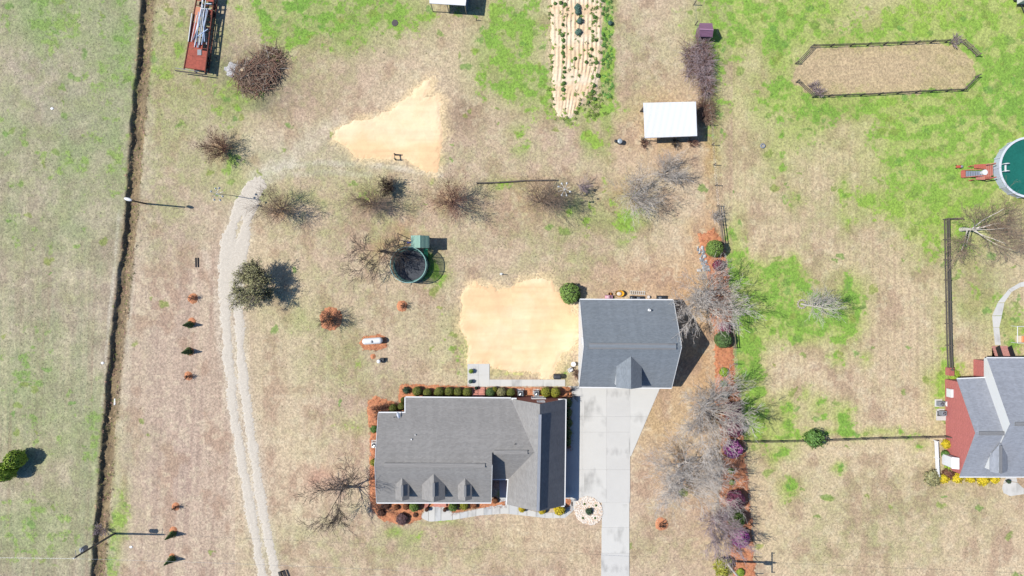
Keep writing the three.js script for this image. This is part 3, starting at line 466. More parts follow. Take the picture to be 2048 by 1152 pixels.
  for (let s = 0; s < 5; s++) { const y = 774 + s * 3.8; put('step', slab([g0(945, y, 0.18 + s * 0.13), g0(970, y, 0.18 + s * 0.13), g0(970, 795, 0.18 + s * 0.13), g0(945, 795, 0.18 + s * 0.13)], () => -0.1), MAT.brickPaving, o); }
  const p3 = (px, py, hh) => g0(px, py, hh);
  for (const px of [946, 969]) { const rail = []; rail.push(bar(p3(px, 775, 1.05), p3(px, 791, 1.6), 0.025)); for (const py of [775, 780, 785, 790]) rail.push(bar(p3(px, py, 0.2), p3(px, py, 1.05 + (py - 775) * 0.034), 0.018)); put('handrail', rail, MAT.black, o); }
  const q = at(798, 829, 3.7);
}
// satellite dish on the eave
{
  const q = at(797, 830, 3.6), o = thing('satellite_dish', 'white satellite dish on the back eave of the brick house', 'satellite dish', q);
  const dish = new THREE.SphereGeometry(0.75, 16, 6, 0, Math.PI * 2, 0, 0.5); dish.translate(0, -0.75, 0); dish.scale(0.8, 1, 1.1); dish.rotateZ(-1.05); dish.rotateY(0.35); dish.translate(0.12, 0.35, -0.05);
  put('dish', dish, MAT.white, o).material = new THREE.MeshStandardMaterial({ color: 0xf2f2f2, roughness: 0.5, side: THREE.DoubleSide });
  put('mast', [bar(V(0, -0.45, 0.1), V(0.05, 0.3, 0), 0.03), bar(V(-0.3, -0.35, 0.35), V(0.03, 0.1, 0), 0.02)], MAT.grey, o); put('arm', bar(V(0.1, 0.2, 0), V(-0.45, 0.35, 0.2), 0.02), MAT.grey, o); put('receiver', box(0.14, 0.1, 0.12, -0.45, 0.37, 0.2), MAT.darkMetal, o);
}
// the garage
{
  const o = thing('detached_garage', 'white sided garage with blue grey shingle roof and front gable', 'garage'), R = MAT.roofBlue;
  const tl = at(1160, 599.5, 2.4), tr = at(1346.5, 600.5, 2.4), rl = at(1168, 691.5, 6.9), rrr = at(1363, 693, 6.9), bl = at(1158.5, 773.5, 2.4), br = at(1343, 775.5, 2.4);
  put('roof', slab([rl, rrr, tr, tl], 0.14), R, o); put('roof', slab([rl, bl, br, rrr], 0.14), R, o);
  ridgeVent(at(1178, 691.7, 6.9), at(1352, 693, 6.9), MAT.ridge, o, 0.7); put('ridge_cap', plank(off(at(1178, 691.7, 6.9), 0, 0.13, 0), off(at(1352, 693, 6.9), 0, 0.13, 0), 0.36, 0.07), R, o);
  put('wall', [block([V(rl.x + 0.06, 6.7, rl.z), V(rrr.x - 0.1, 6.7, rrr.z), V(tr.x - 0.1, 2.5, tr.z + 0.3), V(tl.x + 0.06, 2.5, tl.z + 0.3)], -0.2), block([V(rl.x + 0.06, 6.7, rl.z), V(bl.x + 0.06, 2.5, bl.z - 0.3), V(br.x - 0.1, 2.5, br.z - 0.3), V(rrr.x - 0.1, 6.7, rrr.z)], -0.2)], MAT.whiteSiding, o);
  gutter(off(tl, 0, -0.07, -0.07), off(tr, 0, -0.07, -0.07), o); gutter(off(bl, 0, -0.07, 0.07), off(br, 0, -0.07, 0.07), o);
  for (const [p, q, s] of [[rl, tl, -1], [rl, bl, -1], [rrr, tr, 1], [rrr, br, 1]]) put('rake_trim', plank(off(p, s * 0.03, -0.07, 0), off(q, s * 0.03, -0.07, 0), 0.05, 0.2), MAT.white, o);
  const hm = 5.85, he = 4.72, top = at(1262, 711.5, hm), L = at(1232.5, 732.5, he), Q = at(1283.5, 733.5, he), fz = at(1262, 778, hm).z, F = V(top.x, hm, fz), FL = V(L.x, he, fz), FR = V(Q.x, he, fz);
  const dm = put('front_gable', block([V(L.x + 0.1, he - 0.06, L.z), V(top.x, hm - 0.14, L.z), V(Q.x - 0.1, he - 0.06, L.z), V(FR.x - 0.1, he - 0.06, fz - 0.15), V(F.x, hm - 0.14, fz - 0.15), V(FL.x + 0.1, he - 0.06, fz - 0.15)], 2.2), siding(236, 238, 240), o);
  put('dormer_roof', [slab([top, F, FL, L], 0.1), slab([top, Q, FR, F], 0.1)], R, dm);
  windowPart(o, V(top.x, 4.1, fz - 0.12), V(1, 0, 0), 1.1, 1.1);
  windowPart(o, V(rl.x + 0.05, 4.4, rl.z - 0.4), V(0, 0, 1), 0.8, 1.1); windowPart(o, V(rl.x + 0.05, 1.5, rl.z + 2.4), V(0, 0, 1), 0.9, 1.1); windowPart(o, V(gx(1300), 1.5, tl.z + 0.28), V(-1, 0, 0), 0.9, 1.1);
  for (const px of [1192, 1310]) { const d = put('garage_door', box(2.6, 2.1, 0.06, gx(px) * 0.975, 1.06, bl.z - 0.27), MAT.offWhite, o); for (let n = 1; n < 4; n++) put('panel', box(2.44, 0.42, 0.03, gx(px) * 0.975, n * 0.5 - 0.1, bl.z - 0.23), MAT.white, d); }
  const v = at(1299, 620.5, 3.55); put('vent_pipe', [cyl(0.11, 0.11, 0.75, 10, v.x, v.y - 0.35, v.z), cyl(0.2, 0.12, 0.12, 10, v.x, v.y - 0.1, v.z)], MAT.white, o);
}
// the neighbouring house
{
  const o = thing('brick_house', 'neighbouring red brick house with pale grey roof at the right edge', 'house'), R = MAT.roofPale, X1 = 78;
  const tl = at(1914.5, 758.5, 2.4), tr = at(1980, 756, 2.4), rl = at(1952, 866.5, 5.6), rm = at(2017, 866.5, 5.6), bl = at(1920, 953, 2.5);
  const Tl = at(1974, 716.5, 2.7), Ap = at(2021, 848, 6.6), br = V(X1, 2.5, bl.z), Tr = V(X1, 2.7, Tl.z), ApR = V(X1, 6.6, Ap.z);
  const rf = put('roof', slab([rl, rm, V(rm.x, 2.35, tr.z), tl], 0.14), R, o); put('front_slope', slab([rl, bl, V(Ap.x, 2.5, bl.z), V(Ap.x, 5.6, rm.z)], 0.14), R, rf);
  put('roof', slab([Ap, ApR, Tr, V(Ap.x, 2.7, Tl.z)], 0.14), R, o); put('front_slope', slab([off(Ap, 0, 0.02, 0), V(Ap.x, 2.54, bl.z + 0.01), off(br, 0, 0.04, 0), ApR], 0.14), R, o);
  put('gable_trim', slab([V(Ap.x - 0.02, 6.5, Ap.z), V(Ap.x - 0.02, 2.7, Tl.z), V(Ap.x + 0.3, 2.7, Tl.z), V(Ap.x + 0.3, 6.5, Ap.z)], () => 2.2), MAT.whiteSiding, o);
  put('gable_trim', slab([V(Ap.x - 0.02, 6.5, Ap.z), V(Ap.x - 0.02, 2.44, bl.z - 0.05), V(Ap.x + 0.3, 2.44, bl.z - 0.05), V(Ap.x + 0.3, 6.5, Ap.z)], () => 2.1), MAT.whiteSiding, o);
  ridgeVent(at(1958, 866.5, 5.6), at(2008, 866.5, 5.6), MAT.ridge, o, 0.45); ridgeVent(off(Ap, 0.5, 0, 0), off(ApR, 0, 0, 0), MAT.ridge, o, 0.45);
  put('wall', [block([V(rl.x + 0.02, 5.45, rl.z), V(Ap.x, 5.45, rm.z), V(Ap.x, 2.4, tr.z + 0.3), V(tl.x + 0.02, 2.45, tl.z + 0.3)], -0.2), block([V(rl.x + 0.02, 5.45, rl.z), V(bl.x + 0.02, 2.5, bl.z - 0.3), V(X1, 2.5, bl.z - 0.3), V(X1, 5.45, rl.z)], -0.2), block([V(Ap.x + 0.2, 2.6, Tl.z + 0.4), V(X1, 2.6, Tl.z + 0.4), V(X1, 6.4, Ap.z), V(Ap.x + 0.2, 6.4, Ap.z)], -0.2)], MAT.brickRed, o);
  for (const [p, q] of [[bl, br], [tl, V(Ap.x, 2.4, tr.z)], [V(Ap.x, 2.7, Tl.z), Tr]]) gutter(off(p, 0, -0.07, p === bl ? 0.07 : -0.07), off(q, 0, -0.07, p === bl ? 0.07 : -0.07), o);
  // dormer
  const hm = 5.3, he = 4.2, top = at(2001, 886, hm), L = at(1980, 912, he), Q = at(2015, 912, he), fz = at(2001, 948, hm).z;
  const dm = put('dormer', block([V(L.x + 0.1, he, L.z - 0.3), V(top.x, hm - 0.12, L.z - 0.3), V(Q.x - 0.1, he, L.z - 0.3), V(Q.x - 0.1, he, fz - 0.15), V(top.x, hm - 0.12, fz - 0.15), V(L.x + 0.1, he, fz - 0.15)], 2.2), MAT.whiteSiding, o);
  put('dormer_roof', [slab([top, V(top.x, hm, fz), V(L.x, he, fz), L], 0.09), slab([top, Q, V(Q.x, he, fz), V(top.x, hm, fz)], 0.09)], R, dm);
  put('dormer_vent', plank(V(top.x, hm + 0.05, top.z + 0.3), V(top.x, hm + 0.05, fz - 0.1), 0.3, 0.1), MAT.ridge, dm);
  // white bay on the brick gable, porch, back steps
  const wx = tl.x; put('bay', rbox(0.62, 1.9, 1.3, 0.03, wx - 0.3, 1.35, gz(916)), MAT.white, o); put('bay_roof', slab([V(wx + 0.02, 2.75, gz(905)), V(wx - 0.66, 2.4, gz(905)), V(wx - 0.66, 2.4, gz(927)), V(wx + 0.02, 2.75, gz(927))], 0.08), MAT.white, o);
  put('meter_box', box(0.3, 0.9, 1.0, wx - 0.12, 1.2, gz(783)), MAT.white, o);
  const pf = put('porch', slab([at(1955, 722, 0.7), at(1976, 724, 0.7), at(1976, 756, 0.7), at(1955, 754, 0.7)], () => -0.1), brickMat(214, 140, 126), o);
  put('porch_floor', slab([at(1956, 724, 0.78), at(1976, 726, 0.78), at(1976, 755, 0.78), at(1956, 753, 0.78)], 0.06), M(238, 222, 218, 0.9), pf);
  const pr = []; for (let t = 0; t <= 1; t += 0.1) { const q = at(1957, lerp(722, 753, t), 0.78); pr.push(bar(q, off(q, 0, 0.9, 0), 0.025)); } pr.push(plank(off(at(1957, 722, 0.78), 0, 0.92, 0), off(at(1957, 753, 0.78), 0, 0.92, 0), 0.09, 0.06)); for (let t = 0; t <= 1.01; t += 0.2) { const q = at(lerp(1957, 1976, t), 722, 0.78); pr.push(bar(q, off(q, 0, 0.9, 0), 0.025)); } pr.push(plank(off(at(1957, 722, 0.78), 0, 0.92, 0), off(at(1976, 725, 0.78), 0, 0.92, 0), 0.09, 0.06));
  put('porch_rail', pr, MAT.white, o);
  for (let s = 0; s < 5; s++) put('step', slab([g0(1984, 692 + s * 4.5, 0.15 + s * 0.13), g0(2014, 692 + s * 4.5, 0.15 + s * 0.13), g0(2014, 722, 0.15 + s * 0.13), g0(1984, 722, 0.15 + s * 0.13)], () => -0.1), brickMat(228, 166, 156), o);
  for (const px of [1984, 2008]) put('stair_rail', plank(g0(px, 692, 0.95), g0(px, 714, 1.6), 0.05, 0.7), MAT.darkMetal, o);
}
// metal roofed pole barn
{
  const o = thing('pole_barn', 'open pole barn with bright white corrugated metal roof', 'barn'), h1 = 2.7, h2 = 3.1;
  const a = at(1286.5, 206, h2), b = at(1392, 203.5, h2), c = at(1394.5, 271.5, h1), d = at(1289.5, 275.5, h1), N = 44, p = [];
  const tri = [], P = (u, v, e) => { const q = a.clone().lerp(b, u).lerp(d.clone().lerp(c, u), v); q.y += e; return q; };
  for (let i = 0; i < N; i++) for (const [u0, u1, e0, e1] of [[0, 0.3, 0, 0.035], [0.3, 0.55, 0.035, 0.035], [0.55, 0.85, 0.035, 0], [0.85, 1, 0, 0]]) { const s = (i + u0) / N, t = (i + u1) / N; tri.push([P(s, 0, e0), P(s, 1, e0), P(t, 1, e1)], [P(s, 0, e0), P(t, 1, e1), P(t, 0, e1)]); }
  put('roof', faces(tri), M(250, 251, 255, 0.45, { side: THREE.DoubleSide }), o);
  for (const [s, t] of [[d, c], [a, b]]) put('fascia', plank(off(s, 0, -0.09, 0), off(t, 0, -0.09, 0), 0.05, 0.14), MAT.white, o);
  for (let i = 0; i < 4; i++) { const u = 0.03 + i * 0.313; for (const v of [0.06, 0.94]) { const q = P(u, v, 0); put('post', box(0.14, q.y, 0.14, q.x, q.y / 2 - 0.05, q.z), MAT.wood, o); } put('rafter', plank(off(P(u, 0.02, 0), 0, -0.12, 0), off(P(u, 0.98, 0), 0, -0.12, 0), 0.05, 0.16), MAT.wood, o); }
  put('back_wall', slab([P(0.03, 0.05, -0.1), P(0.97, 0.05, -0.1), P(0.97, 0.06, -0.1), P(0.03, 0.06, -0.1)], () => 0), M(196, 196, 200, 0.6), o);
}
// shed at the top edge
{
  const o = thing('open_shed', 'white roofed open shed cut by the top edge', 'shed'), h = 2.9;
  const a = at(859, -30, h), b = at(936, -30, h), c = at(931, 11, h), d = at(859, 6.5, h);
  put('roof', slab([a, d, c, b], 0.1), M(252, 252, 254, 0.5), o);
  for (const q of [d, c, at(895, 8, h), at(859, -28, h), at(931, -28, h)]) put('post', cyl(0.06, 0.06, h - 0.05, 8, q.x + (q === d ? 0.1 : -0.1), 0, q.z - 0.15), MAT.steel, o);
  put('back_wall', block([off(a, 0.05, -0.12, 0.1), off(b, -0.05, -0.12, 0.1), off(b, -0.05, -0.12, 0.15), off(a, 0.05, -0.12, 0.15)], 0), M(170, 175, 182, 0.6), o);
  put('side_wall', block([off(b, -0.08, -0.12, 0.15), off(c, -0.08, -0.12, -0.1), off(c, -0.12, -0.12, -0.1), off(b, -0.12, -0.12, 0.15)], 0), M(120, 140, 170, 0.5), o);
}
// small purple shed
{
  const o = thing('garden_shed', 'small shed with purple gabled roof beside the fence', 'shed'), he = 1.7, hr = 2.4;
  const rl = at(1399, 58.5, hr), r2 = at(1427, 60, hr), a = at(1399, 46, he), b = at(1424.5, 46.5, he), c = at(1399.5, 73, he), d = at(1425, 74, he), m = withTex(tWood, 2, M(166, 118, 148, 0.7));
  put('roof', [slab([rl, r2, b, a], 0.06), slab([rl, c, d, r2], 0.06)], m, o); put('ridge_cap', plank(off(rl, 0, 0.03, 0), off(r2, 0, 0.03, 0), 0.14, 0.05), M(176, 132, 160, 0.7), o);
  put('wall', [block([off(rl, 0.1, -0.1, 0), off(r2, -0.1, -0.1, 0), off(b, -0.1, -0.05, 0.1), off(a, 0.1, -0.05, 0.1)], -0.1), block([off(rl, 0.1, -0.1, 0), off(c, 0.1, -0.05, -0.1), off(d, -0.1, -0.05, -0.1), off(r2, -0.1, -0.1, 0)], -0.1)], M(140, 112, 122, 0.8), o);
  put('door', box(0.7, 1.4, 0.04, (c.x + d.x) / 2, 0.75, c.z - 0.07), M(110, 84, 96, 0.8), o);
}

// ---------- plants ----------
class Tubes {                                        // tapered branches gathered into one geometry
  constructor() { this.p = []; this.n = []; this.u = []; this.i = []; }
  seg(a, b, ra, rb, s) {
    const d = b.clone().sub(a).normalize(), x = Math.abs(d.y) > 0.9 ? V(1, 0, 0) : UP, e = V(0, 0, 0).crossVectors(d, x).normalize(), f = V(0, 0, 0).crossVectors(d, e), o = this.p.length / 3;
    for (let k = 0; k < s; k++) { const t = k / s * Math.PI * 2, c = Math.cos(t), q = Math.sin(t), nx = e.x * c + f.x * q, ny = e.y * c + f.y * q, nz = e.z * c + f.z * q; this.p.push(a.x + nx * ra, a.y + ny * ra, a.z + nz * ra, b.x + nx * rb, b.y + ny * rb, b.z + nz * rb); this.n.push(nx, ny, nz, nx, ny, nz); this.u.push(k / s, a.y, k / s, b.y); }
    for (let k = 0; k < s; k++) { const q = o + 2 * k, r = o + 2 * ((k + 1) % s); this.i.push(q, r, q + 1, r, r + 1, q + 1); }
  }
  geo() { const g = new THREE.BufferGeometry(); g.setAttribute('position', new THREE.Float32BufferAttribute(this.p, 3)); g.setAttribute('normal', new THREE.Float32BufferAttribute(this.n, 3)); g.setAttribute('uv', new THREE.Float32BufferAttribute(this.u, 2)); g.setIndex(this.i); return g; }
}
const anyDir = () => V(rr(-1, 1), rr(-1, 1), rr(-1, 1)).normalize();
function growBranch(T, tips, p, d, L, r, lvl, o) {
  const S = o.seg[lvl], step = L / S; let q = p, dir = d.clone(), rad = r;
  for (let s = 0; s < S; s++) {
    dir.addScaledVector(anyDir(), o.wob * (lvl ? 1 : 0.4)).addScaledVector(UP, o.up[lvl]).normalize();
    const nq = q.clone().addScaledVector(dir, step), nr = Math.max(r * (1 - (s + 1) / S * 0.75), o.min);
    T[Math.min(lvl, T.length - 1)].seg(q, nq, rad, nr, lvl === 0 ? 8 : lvl === 1 ? 5 : 3);
    q = nq; rad = nr;
    if (lvl < o.kids.length && (s + 1) / S >= (o.bare[lvl] ?? 0.2)) {
      const n = Math.floor(o.kids[lvl] / S / (1 - (o.bare[lvl] ?? 0.2)) + rnd());
      for (let k = 0; k < n; k++) {
        const a = rr(o.spread[lvl] * 0.6, o.spread[lvl] * 1.3), ax = V(0, 0, 0).crossVectors(dir, anyDir()).normalize(), cd = dir.clone().applyAxisAngle(ax, a);
        growBranch(T, tips, q, cd, L * rr(o.ratio[lvl] * 0.7, o.ratio[lvl] * 1.2), Math.max(nr * rr(0.45, 0.75), o.min), lvl + 1, o);
      }
    }
  }
  if (lvl >= o.kids.length) tips.push(q);
}
const TREE = {
  broad: { seg: [4, 5, 4, 3, 2], kids: [7, 9, 8, 6], spread: [0.85, 0.8, 0.75, 0.7], ratio: [1.35, 0.5, 0.5, 0.55], up: [0.06, 0.02, 0.0, 0.02, 0], bare: [0.5, 0.3, 0.2, 0.1], wob: 0.16, min: 0.012 },
  open: { seg: [4, 6, 5, 4, 2], kids: [6, 8, 6, 5], spread: [0.8, 0.7, 0.7, 0.6], ratio: [1.5, 0.5, 0.5, 0.5], up: [0.05, 0.0, 0.0, 0.0, 0], bare: [0.5, 0.3, 0.2, 0.1], wob: 0.14, min: 0.009 },
  vase: { seg: [3, 4, 3, 2], kids: [11, 9, 6], spread: [0.5, 0.5, 0.5], ratio: [0.7, 0.5, 0.5], up: [0.05, 0.05, 0.04, 0.02], bare: [0.2, 0.2, 0.2], wob: 0.14, min: 0.008 },
  crownvase: { seg: [4, 6, 4, 3, 2], kids: [8, 9, 7, 4], spread: [0.5, 0.6, 0.6, 0.6], ratio: [0.7, 0.45, 0.5, 0.5], up: [0.05, 0.03, 0.02, 0.02, 0.01], bare: [0.3, 0.25, 0.2, 0.1], wob: 0.1, min: 0.012 },
  sparse: { seg: [4, 6, 5, 3, 2], kids: [6, 7, 5, 3], spread: [0.9, 0.7, 0.65, 0.6], ratio: [1.5, 0.5, 0.5, 0.5], up: [0.05, 0.01, 0.0, 0.0, 0], bare: [0.4, 0.25, 0.2, 0.1], wob: 0.05, min: 0.016 },
  myrtle: { seg: [3, 4, 3, 3], kids: [10, 9, 7], spread: [0.55, 0.6, 0.7], ratio: [0.7, 0.5, 0.55], up: [0.05, 0.06, 0.05, 0.03], bare: [0.2, 0.2, 0.1], wob: 0.16, min: 0.0078 },
  narrow: { seg: [7, 4, 3, 2], kids: [22, 6, 4], spread: [0.75, 0.6, 0.5], ratio: [0.4, 0.5, 0.5], up: [0.08, 0.08, 0.05, 0.02], bare: [0.3, 0.2, 0.2], wob: 0.1, min: 0.009 }
};
// a leafless tree: stems = [count, lean], trunk length, girth
function bareTree(name, label, cat, px, py, kind, L, r, seed, bark, twig, opt = {}) {
  reseed(seed * 131 + 5);
  const o = thing(name, label, cat, at(px, py), opt.group), T = [new Tubes(), new Tubes(), new Tubes()], tips = [], [ns, lean] = opt.stems ?? [1, 0.06];
  for (let s = 0; s < ns; s++) { const a = (s + rr(0, 0.6)) / ns * 6.283, d = V(Math.cos(a) * lean * rr(0.5, 1.3), 1, Math.sin(a) * lean * rr(0.5, 1.3)); if (opt.tilt) d.add(V(...opt.tilt)); growBranch(T, tips, V(Math.cos(a) * r * (ns > 1 ? 1.6 : 0), -0.1, Math.sin(a) * r * (ns > 1 ? 1.6 : 0)), d.normalize(), L * rr(0.85, 1.1), r, opt.from ?? 0, TREE[kind]); }
  const base = opt.from ? T[1] : T[0];
  put('trunk', base.geo(), bark, o);
  if (!opt.from) put('limbs', T[1].geo(), opt.limb ?? bark, o);
  const tw = put('crown', T[2].geo(), twig, o); tw.userData.kind = 'stuff';
  if (opt.seeds) { const g = []; for (const t of tips) if (rnd() < opt.seeds) { const s = new THREE.IcosahedronGeometry(rr(0.025, 0.055), 0); s.scale(1, 1.8, 1); s.translate(t.x, t.y + 0.03, t.z); g.push(s); } if (g.length) put('seed_heads', g, MAT.seed, o).userData.kind = 'stuff'; }
  if (opt.leaves) {
    const n = opt.leaves, g = leafCloud(tips, n, opt.leafSize ?? 0.14, opt.spreadLeaf ?? 0.3);
    put('leaves', g, opt.leafMat, o).userData.kind = 'stuff';
  }
  return o;
}
function leafCards(list) {                          // [position, normal, size, shade] to leaf-sized faces with their own tone
  const P = [], N = [], C = [];
  for (const [p, n, s, k] of list) {
    const a = V(0, 0, 0).crossVectors(n, anyDir()).normalize().multiplyScalar(s), b = V(0, 0, 0).crossVectors(n, a).normalize().multiplyScalar(s * 0.55), t = p.clone().add(a), m1 = p.clone().add(b).addScaledVector(a, 0.1), m2 = p.clone().sub(b).addScaledVector(a, 0.1), q = p.clone().sub(a);
    for (const v of [t, m1, q, t, q, m2]) { P.push(v.x, v.y, v.z); N.push(n.x, n.y, n.z); C.push(k[0], k[1], k[2]); }
  }
  const g = new THREE.BufferGeometry(); g.setAttribute('position', new THREE.Float32BufferAttribute(P, 3)); g.setAttribute('normal', new THREE.Float32BufferAttribute(N, 3)); g.setAttribute('color', new THREE.Float32BufferAttribute(C, 3));
  return g;
}
function leafCloud(tips, n, size, sp) { const l = []; for (let i = 0; i < n; i++) { const t = pick(tips), k = rr(0.55, 1.25); l.push([V(t.x + rr(-sp, sp), t.y + rr(-sp, sp), t.z + rr(-sp, sp)), V(rr(-0.8, 0.8), 1, rr(-0.8, 0.8)).normalize(), size * rr(0.6, 1.3), [k, k, k * rr(0.8, 1.1)]]); } return leafCards(l); }
const leafMat = (r, g, b, rough = 0.7) => new THREE.MeshStandardMaterial({ color: col(r, g, b), roughness: rough, vertexColors: true, side: THREE.DoubleSide });
const LEAF = { box: leafMat(142, 150, 62), boxBright: leafMat(178, 178, 58), holly: leafMat(108, 142, 78), hollyBright: leafMat(136, 170, 76), dark: leafMat(70, 100, 70), purple: leafMat(170, 92, 124), pink: leafMat(214, 110, 196), burgundy: leafMat(150, 62, 92), yellow: leafMat(250, 224, 40), lime: leafMat(168, 200, 60), green: leafMat(112, 156, 70), fir: leafMat(96, 124, 58), olive: leafMat(176, 172, 122), blue: leafMat(112, 150, 136), rustLeaf: leafMat(176, 112, 72), brown: leafMat(134, 88, 66), mauve: leafMat(126, 92, 96) };
const CORE = { green: M(58, 66, 40, 1), purple: M(76, 48, 58, 1), yellow: M(120, 104, 40, 1), brown: M(84, 62, 50, 1) };
// a unit shrub, radius 1 and height 1.25, in a few shapes
const shrubGeo = {};
function unitShrub(kind, v) {
  const key = kind + v; if (shrubGeo[key]) return shrubGeo[key];
  reseed(900 + v * 37 + kind.length * 11);
  const list = [], n = kind === 'loose' ? 1500 : kind === 'clipped' ? 2300 : 1700, leaf = kind === 'loose' ? 0.12 : kind === 'clipped' ? 0.07 : 0.085, off = rr(0, 50);
  const R = (d) => 1 + (kind === 'clipped' ? 0.08 : kind === 'loose' ? 0.5 : 0.22) * (fbm(d.x * 2.2 + off, d.y * 2.2 + d.z * 2.9 + off, 3) - 0.5) * 2;
  for (let i = 0; i < n; i++) {
    const d = anyDir(); if (d.y < -0.45) { i--; continue; }
    const r = R(d) * (kind === 'loose' ? rr(0.6, 1.08) : rr(0.86, 1.03)), lump = fbm(d.x * 5 + off, d.z * 5 + d.y * 4, 3), k = 0.55 + 0.75 * lump + rr(-0.16, 0.16);
    list.push([V(d.x * r, 0.6 + d.y * r * 0.66, d.z * r), V(d.x + rr(-0.7, 0.7), d.y + rr(-0.4, 0.8), d.z + rr(-0.7, 0.7)).normalize(), leaf * rr(0.7, 1.35), [k * rr(0.9, 1.12), k, k * rr(0.8, 1.1)]]);
  }
  const core = new THREE.IcosahedronGeometry(1, 3), a = core.attributes.position;
  for (let i = 0; i < a.count; i++) { const d = V(a.getX(i), a.getY(i), a.getZ(i)).normalize(), r = R(d) * (kind === 'loose' ? 0.5 : 0.84); a.setXYZ(i, d.x * r, Math.max(0.6 + d.y * r * 0.66, -0.05), d.z * r); }
  core.computeVertexNormals(); core.deleteAttribute('uv');
  return (shrubGeo[key] = { leaves: leafCards(list), core });
}
// r in photograph pixels at the plant's widest height, h its height in metres
function shrub(label, px, py, r, h, leaf, opt = {}) {
  const p = at(px, py, h * 0.55).setY(0), u = unitShrub(opt.kind ?? 'round', opt.v ?? Math.floor(Math.abs(px * 7 + py)) % 3), o = thing(opt.name ?? 'shrub', label, opt.cat ?? 'shrub', p, opt.group);
  o.rotation.y = (px * 1.7 + py) % 6.28; const s = r / PPM;
  for (const [n, g, m] of [['foliage', u.leaves, leaf], ['stems', u.core, opt.core ?? CORE.green]]) { const q = put(n, g, m, o); q.scale.set(s, h / 1.25, s); if (n === 'foliage') q.userData.kind = 'stuff'; }
  return o;
}
// young conifers
function conifer(label, px, py, h, r, seed) {
  reseed(seed); const l = [];
  for (let i = 0; i < 700; i++) { const t = Math.pow(rnd(), 1.4), y = 0.1 + t * h, rad = r * (1 - t) * rr(0.5, 1.1) + 0.03, a = rr(0, 6.283), k = rr(0.5, 1.3); l.push([V(Math.cos(a) * rad, y, Math.sin(a) * rad), V(Math.cos(a), rr(0.2, 0.9), Math.sin(a)).normalize(), rr(0.06, 0.12), [k, k, k * 0.9]]); }
  const o = thing('conifer', label, 'conifer', at(px, py)); put('foliage', leafCards(l), LEAF.fir, o).userData.kind = 'stuff'; put('trunk', cyl(0.06, 0.015, h * 0.95, 6), MAT.barkDark, o); put('stems', new THREE.ConeGeometry(r * 0.6, h * 0.85, 9).translate(0, 0.1 + h * 0.42, 0), CORE.green, o);
}
conifer('small evergreen with dark shadow, upper of the two between the mulch rings', 381, 649, 1.9, 0.42, 3); conifer('small evergreen with dark shadow, lower of the two between the mulch rings', 379, 702.5, 2.0, 0.45, 4);
conifer('small leaning evergreen left of the bottom driveway end, the upper one', 347, 1067, 2.0, 0.42, 5); conifer('small evergreen nearest the bottom edge left of the driveway', 345, 1117, 2.0, 0.45, 6);
// the row of clipped boxwoods along the back wall
const BX = 'boxwoods clipped along the back wall', bx = { kind: 'clipped', cat: 'boxwood', name: 'boxwood' };
[[834.5, 783, 9.6, 'round olive boxwood at the left end of the clipped back row'], [855, 786, 8.8, 'smaller low boxwood, second from the left in the back row'], [878, 785, 10.4, 'wide boxwood, third from the left in the back row'], [898.5, 783.5, 9.4, 'boxwood, fourth from the left in the back row'], [916, 784, 9, 'boxwood, fifth from the left in the back row'], [934.5, 785, 9.6, 'boxwood just left of the brick back steps']].forEach(([x, y, r, l]) => shrub(l, x, y, r, 1.25, LEAF.box, bx));
shrub('grey green boxwood just right of the brick back steps', 981, 785, 9.6, 1.2, LEAF.holly, bx); shrub('small yellowing boxwood wedged between two in the back row', 989.5, 779, 5.6, 1.0, LEAF.boxBright, bx); shrub('reddish flecked boxwood right of the yellowing one', 1003, 785, 9.6, 1.25, LEAF.olive, bx); shrub('boxwood beside the left air conditioner', 1021.5, 785.5, 8.8, 1.2, LEAF.box, bx);
shrub('yellow green boxwood right of the two air conditioners', 1092, 784.5, 10, 1.5, LEAF.boxBright, bx); shrub('yellow green boxwood at the back corner of the wing', 1111, 785, 9.8, 1.5, LEAF.boxBright, bx);
shrub('boxwood in the nook left of the satellite dish', 786, 817, 8.6, 1.3, LEAF.box, bx); shrub('boxwood against the wall behind the satellite dish', 803.5, 812.5, 8, 1.3, LEAF.box, bx); shrub('upright shrub at the back left corner of the roof', 806.5, 800, 5.6, 1.3, LEAF.box, bx);
shrub('dark spiky shrub at the rounded corner of the straw bed', 812, 781, 7, 0.8, LEAF.dark, { kind: 'loose' });
[[1135.5, 806, 'pale round holly at the top of the east wall'], [1135, 826, 'dark holly second along the shaded east wall'], [1136, 846, 'dark holly third along the shaded east wall'], [1135, 866, 'dark holly fourth along the shaded east wall'], [1133, 884, 'dark holly last along the shaded east wall']].forEach(([x, y, l]) => shrub(l, x, y, 9, 1.5, LEAF.holly, { cat: 'holly', name: 'holly' }));
// front bed
shrub('dark green holly left of the front porch', 829, 1014, 9.5, 1.3, LEAF.hollyBright, { cat: 'holly', name: 'holly' }); shrub('dark green holly right of the front porch', 906, 1014, 9, 1.3, LEAF.hollyBright, { cat: 'holly', name: 'holly' });
shrub('round dark mauve barberry at the edge of the front bed', 804, 1038, 12, 0.9, LEAF.mauve, { core: CORE.brown, cat: 'barberry' }); shrub('red brown spiky shrub at the left of the front bed', 763, 1026, 7, 0.5, LEAF.brown, { kind: 'loose', core: CORE.brown }); shrub('brown shrub under the front gutter near the house corner', 772, 1011, 8, 0.6, LEAF.brown, { kind: 'loose', core: CORE.brown });
shrub('small rusty shrub in the middle of the front bed', 793, 1015, 5.6, 0.6, LEAF.rustLeaf, { core: CORE.brown }); shrub('olive rusty shrub beside the left porch holly', 812, 1013, 6.5, 0.7, LEAF.rustLeaf, { core: CORE.brown }); shrub('tiny red brown shrub at the right tip of the front bed', 831, 1030, 4.4, 0.4, LEAF.brown, { kind: 'loose', core: CORE.brown });
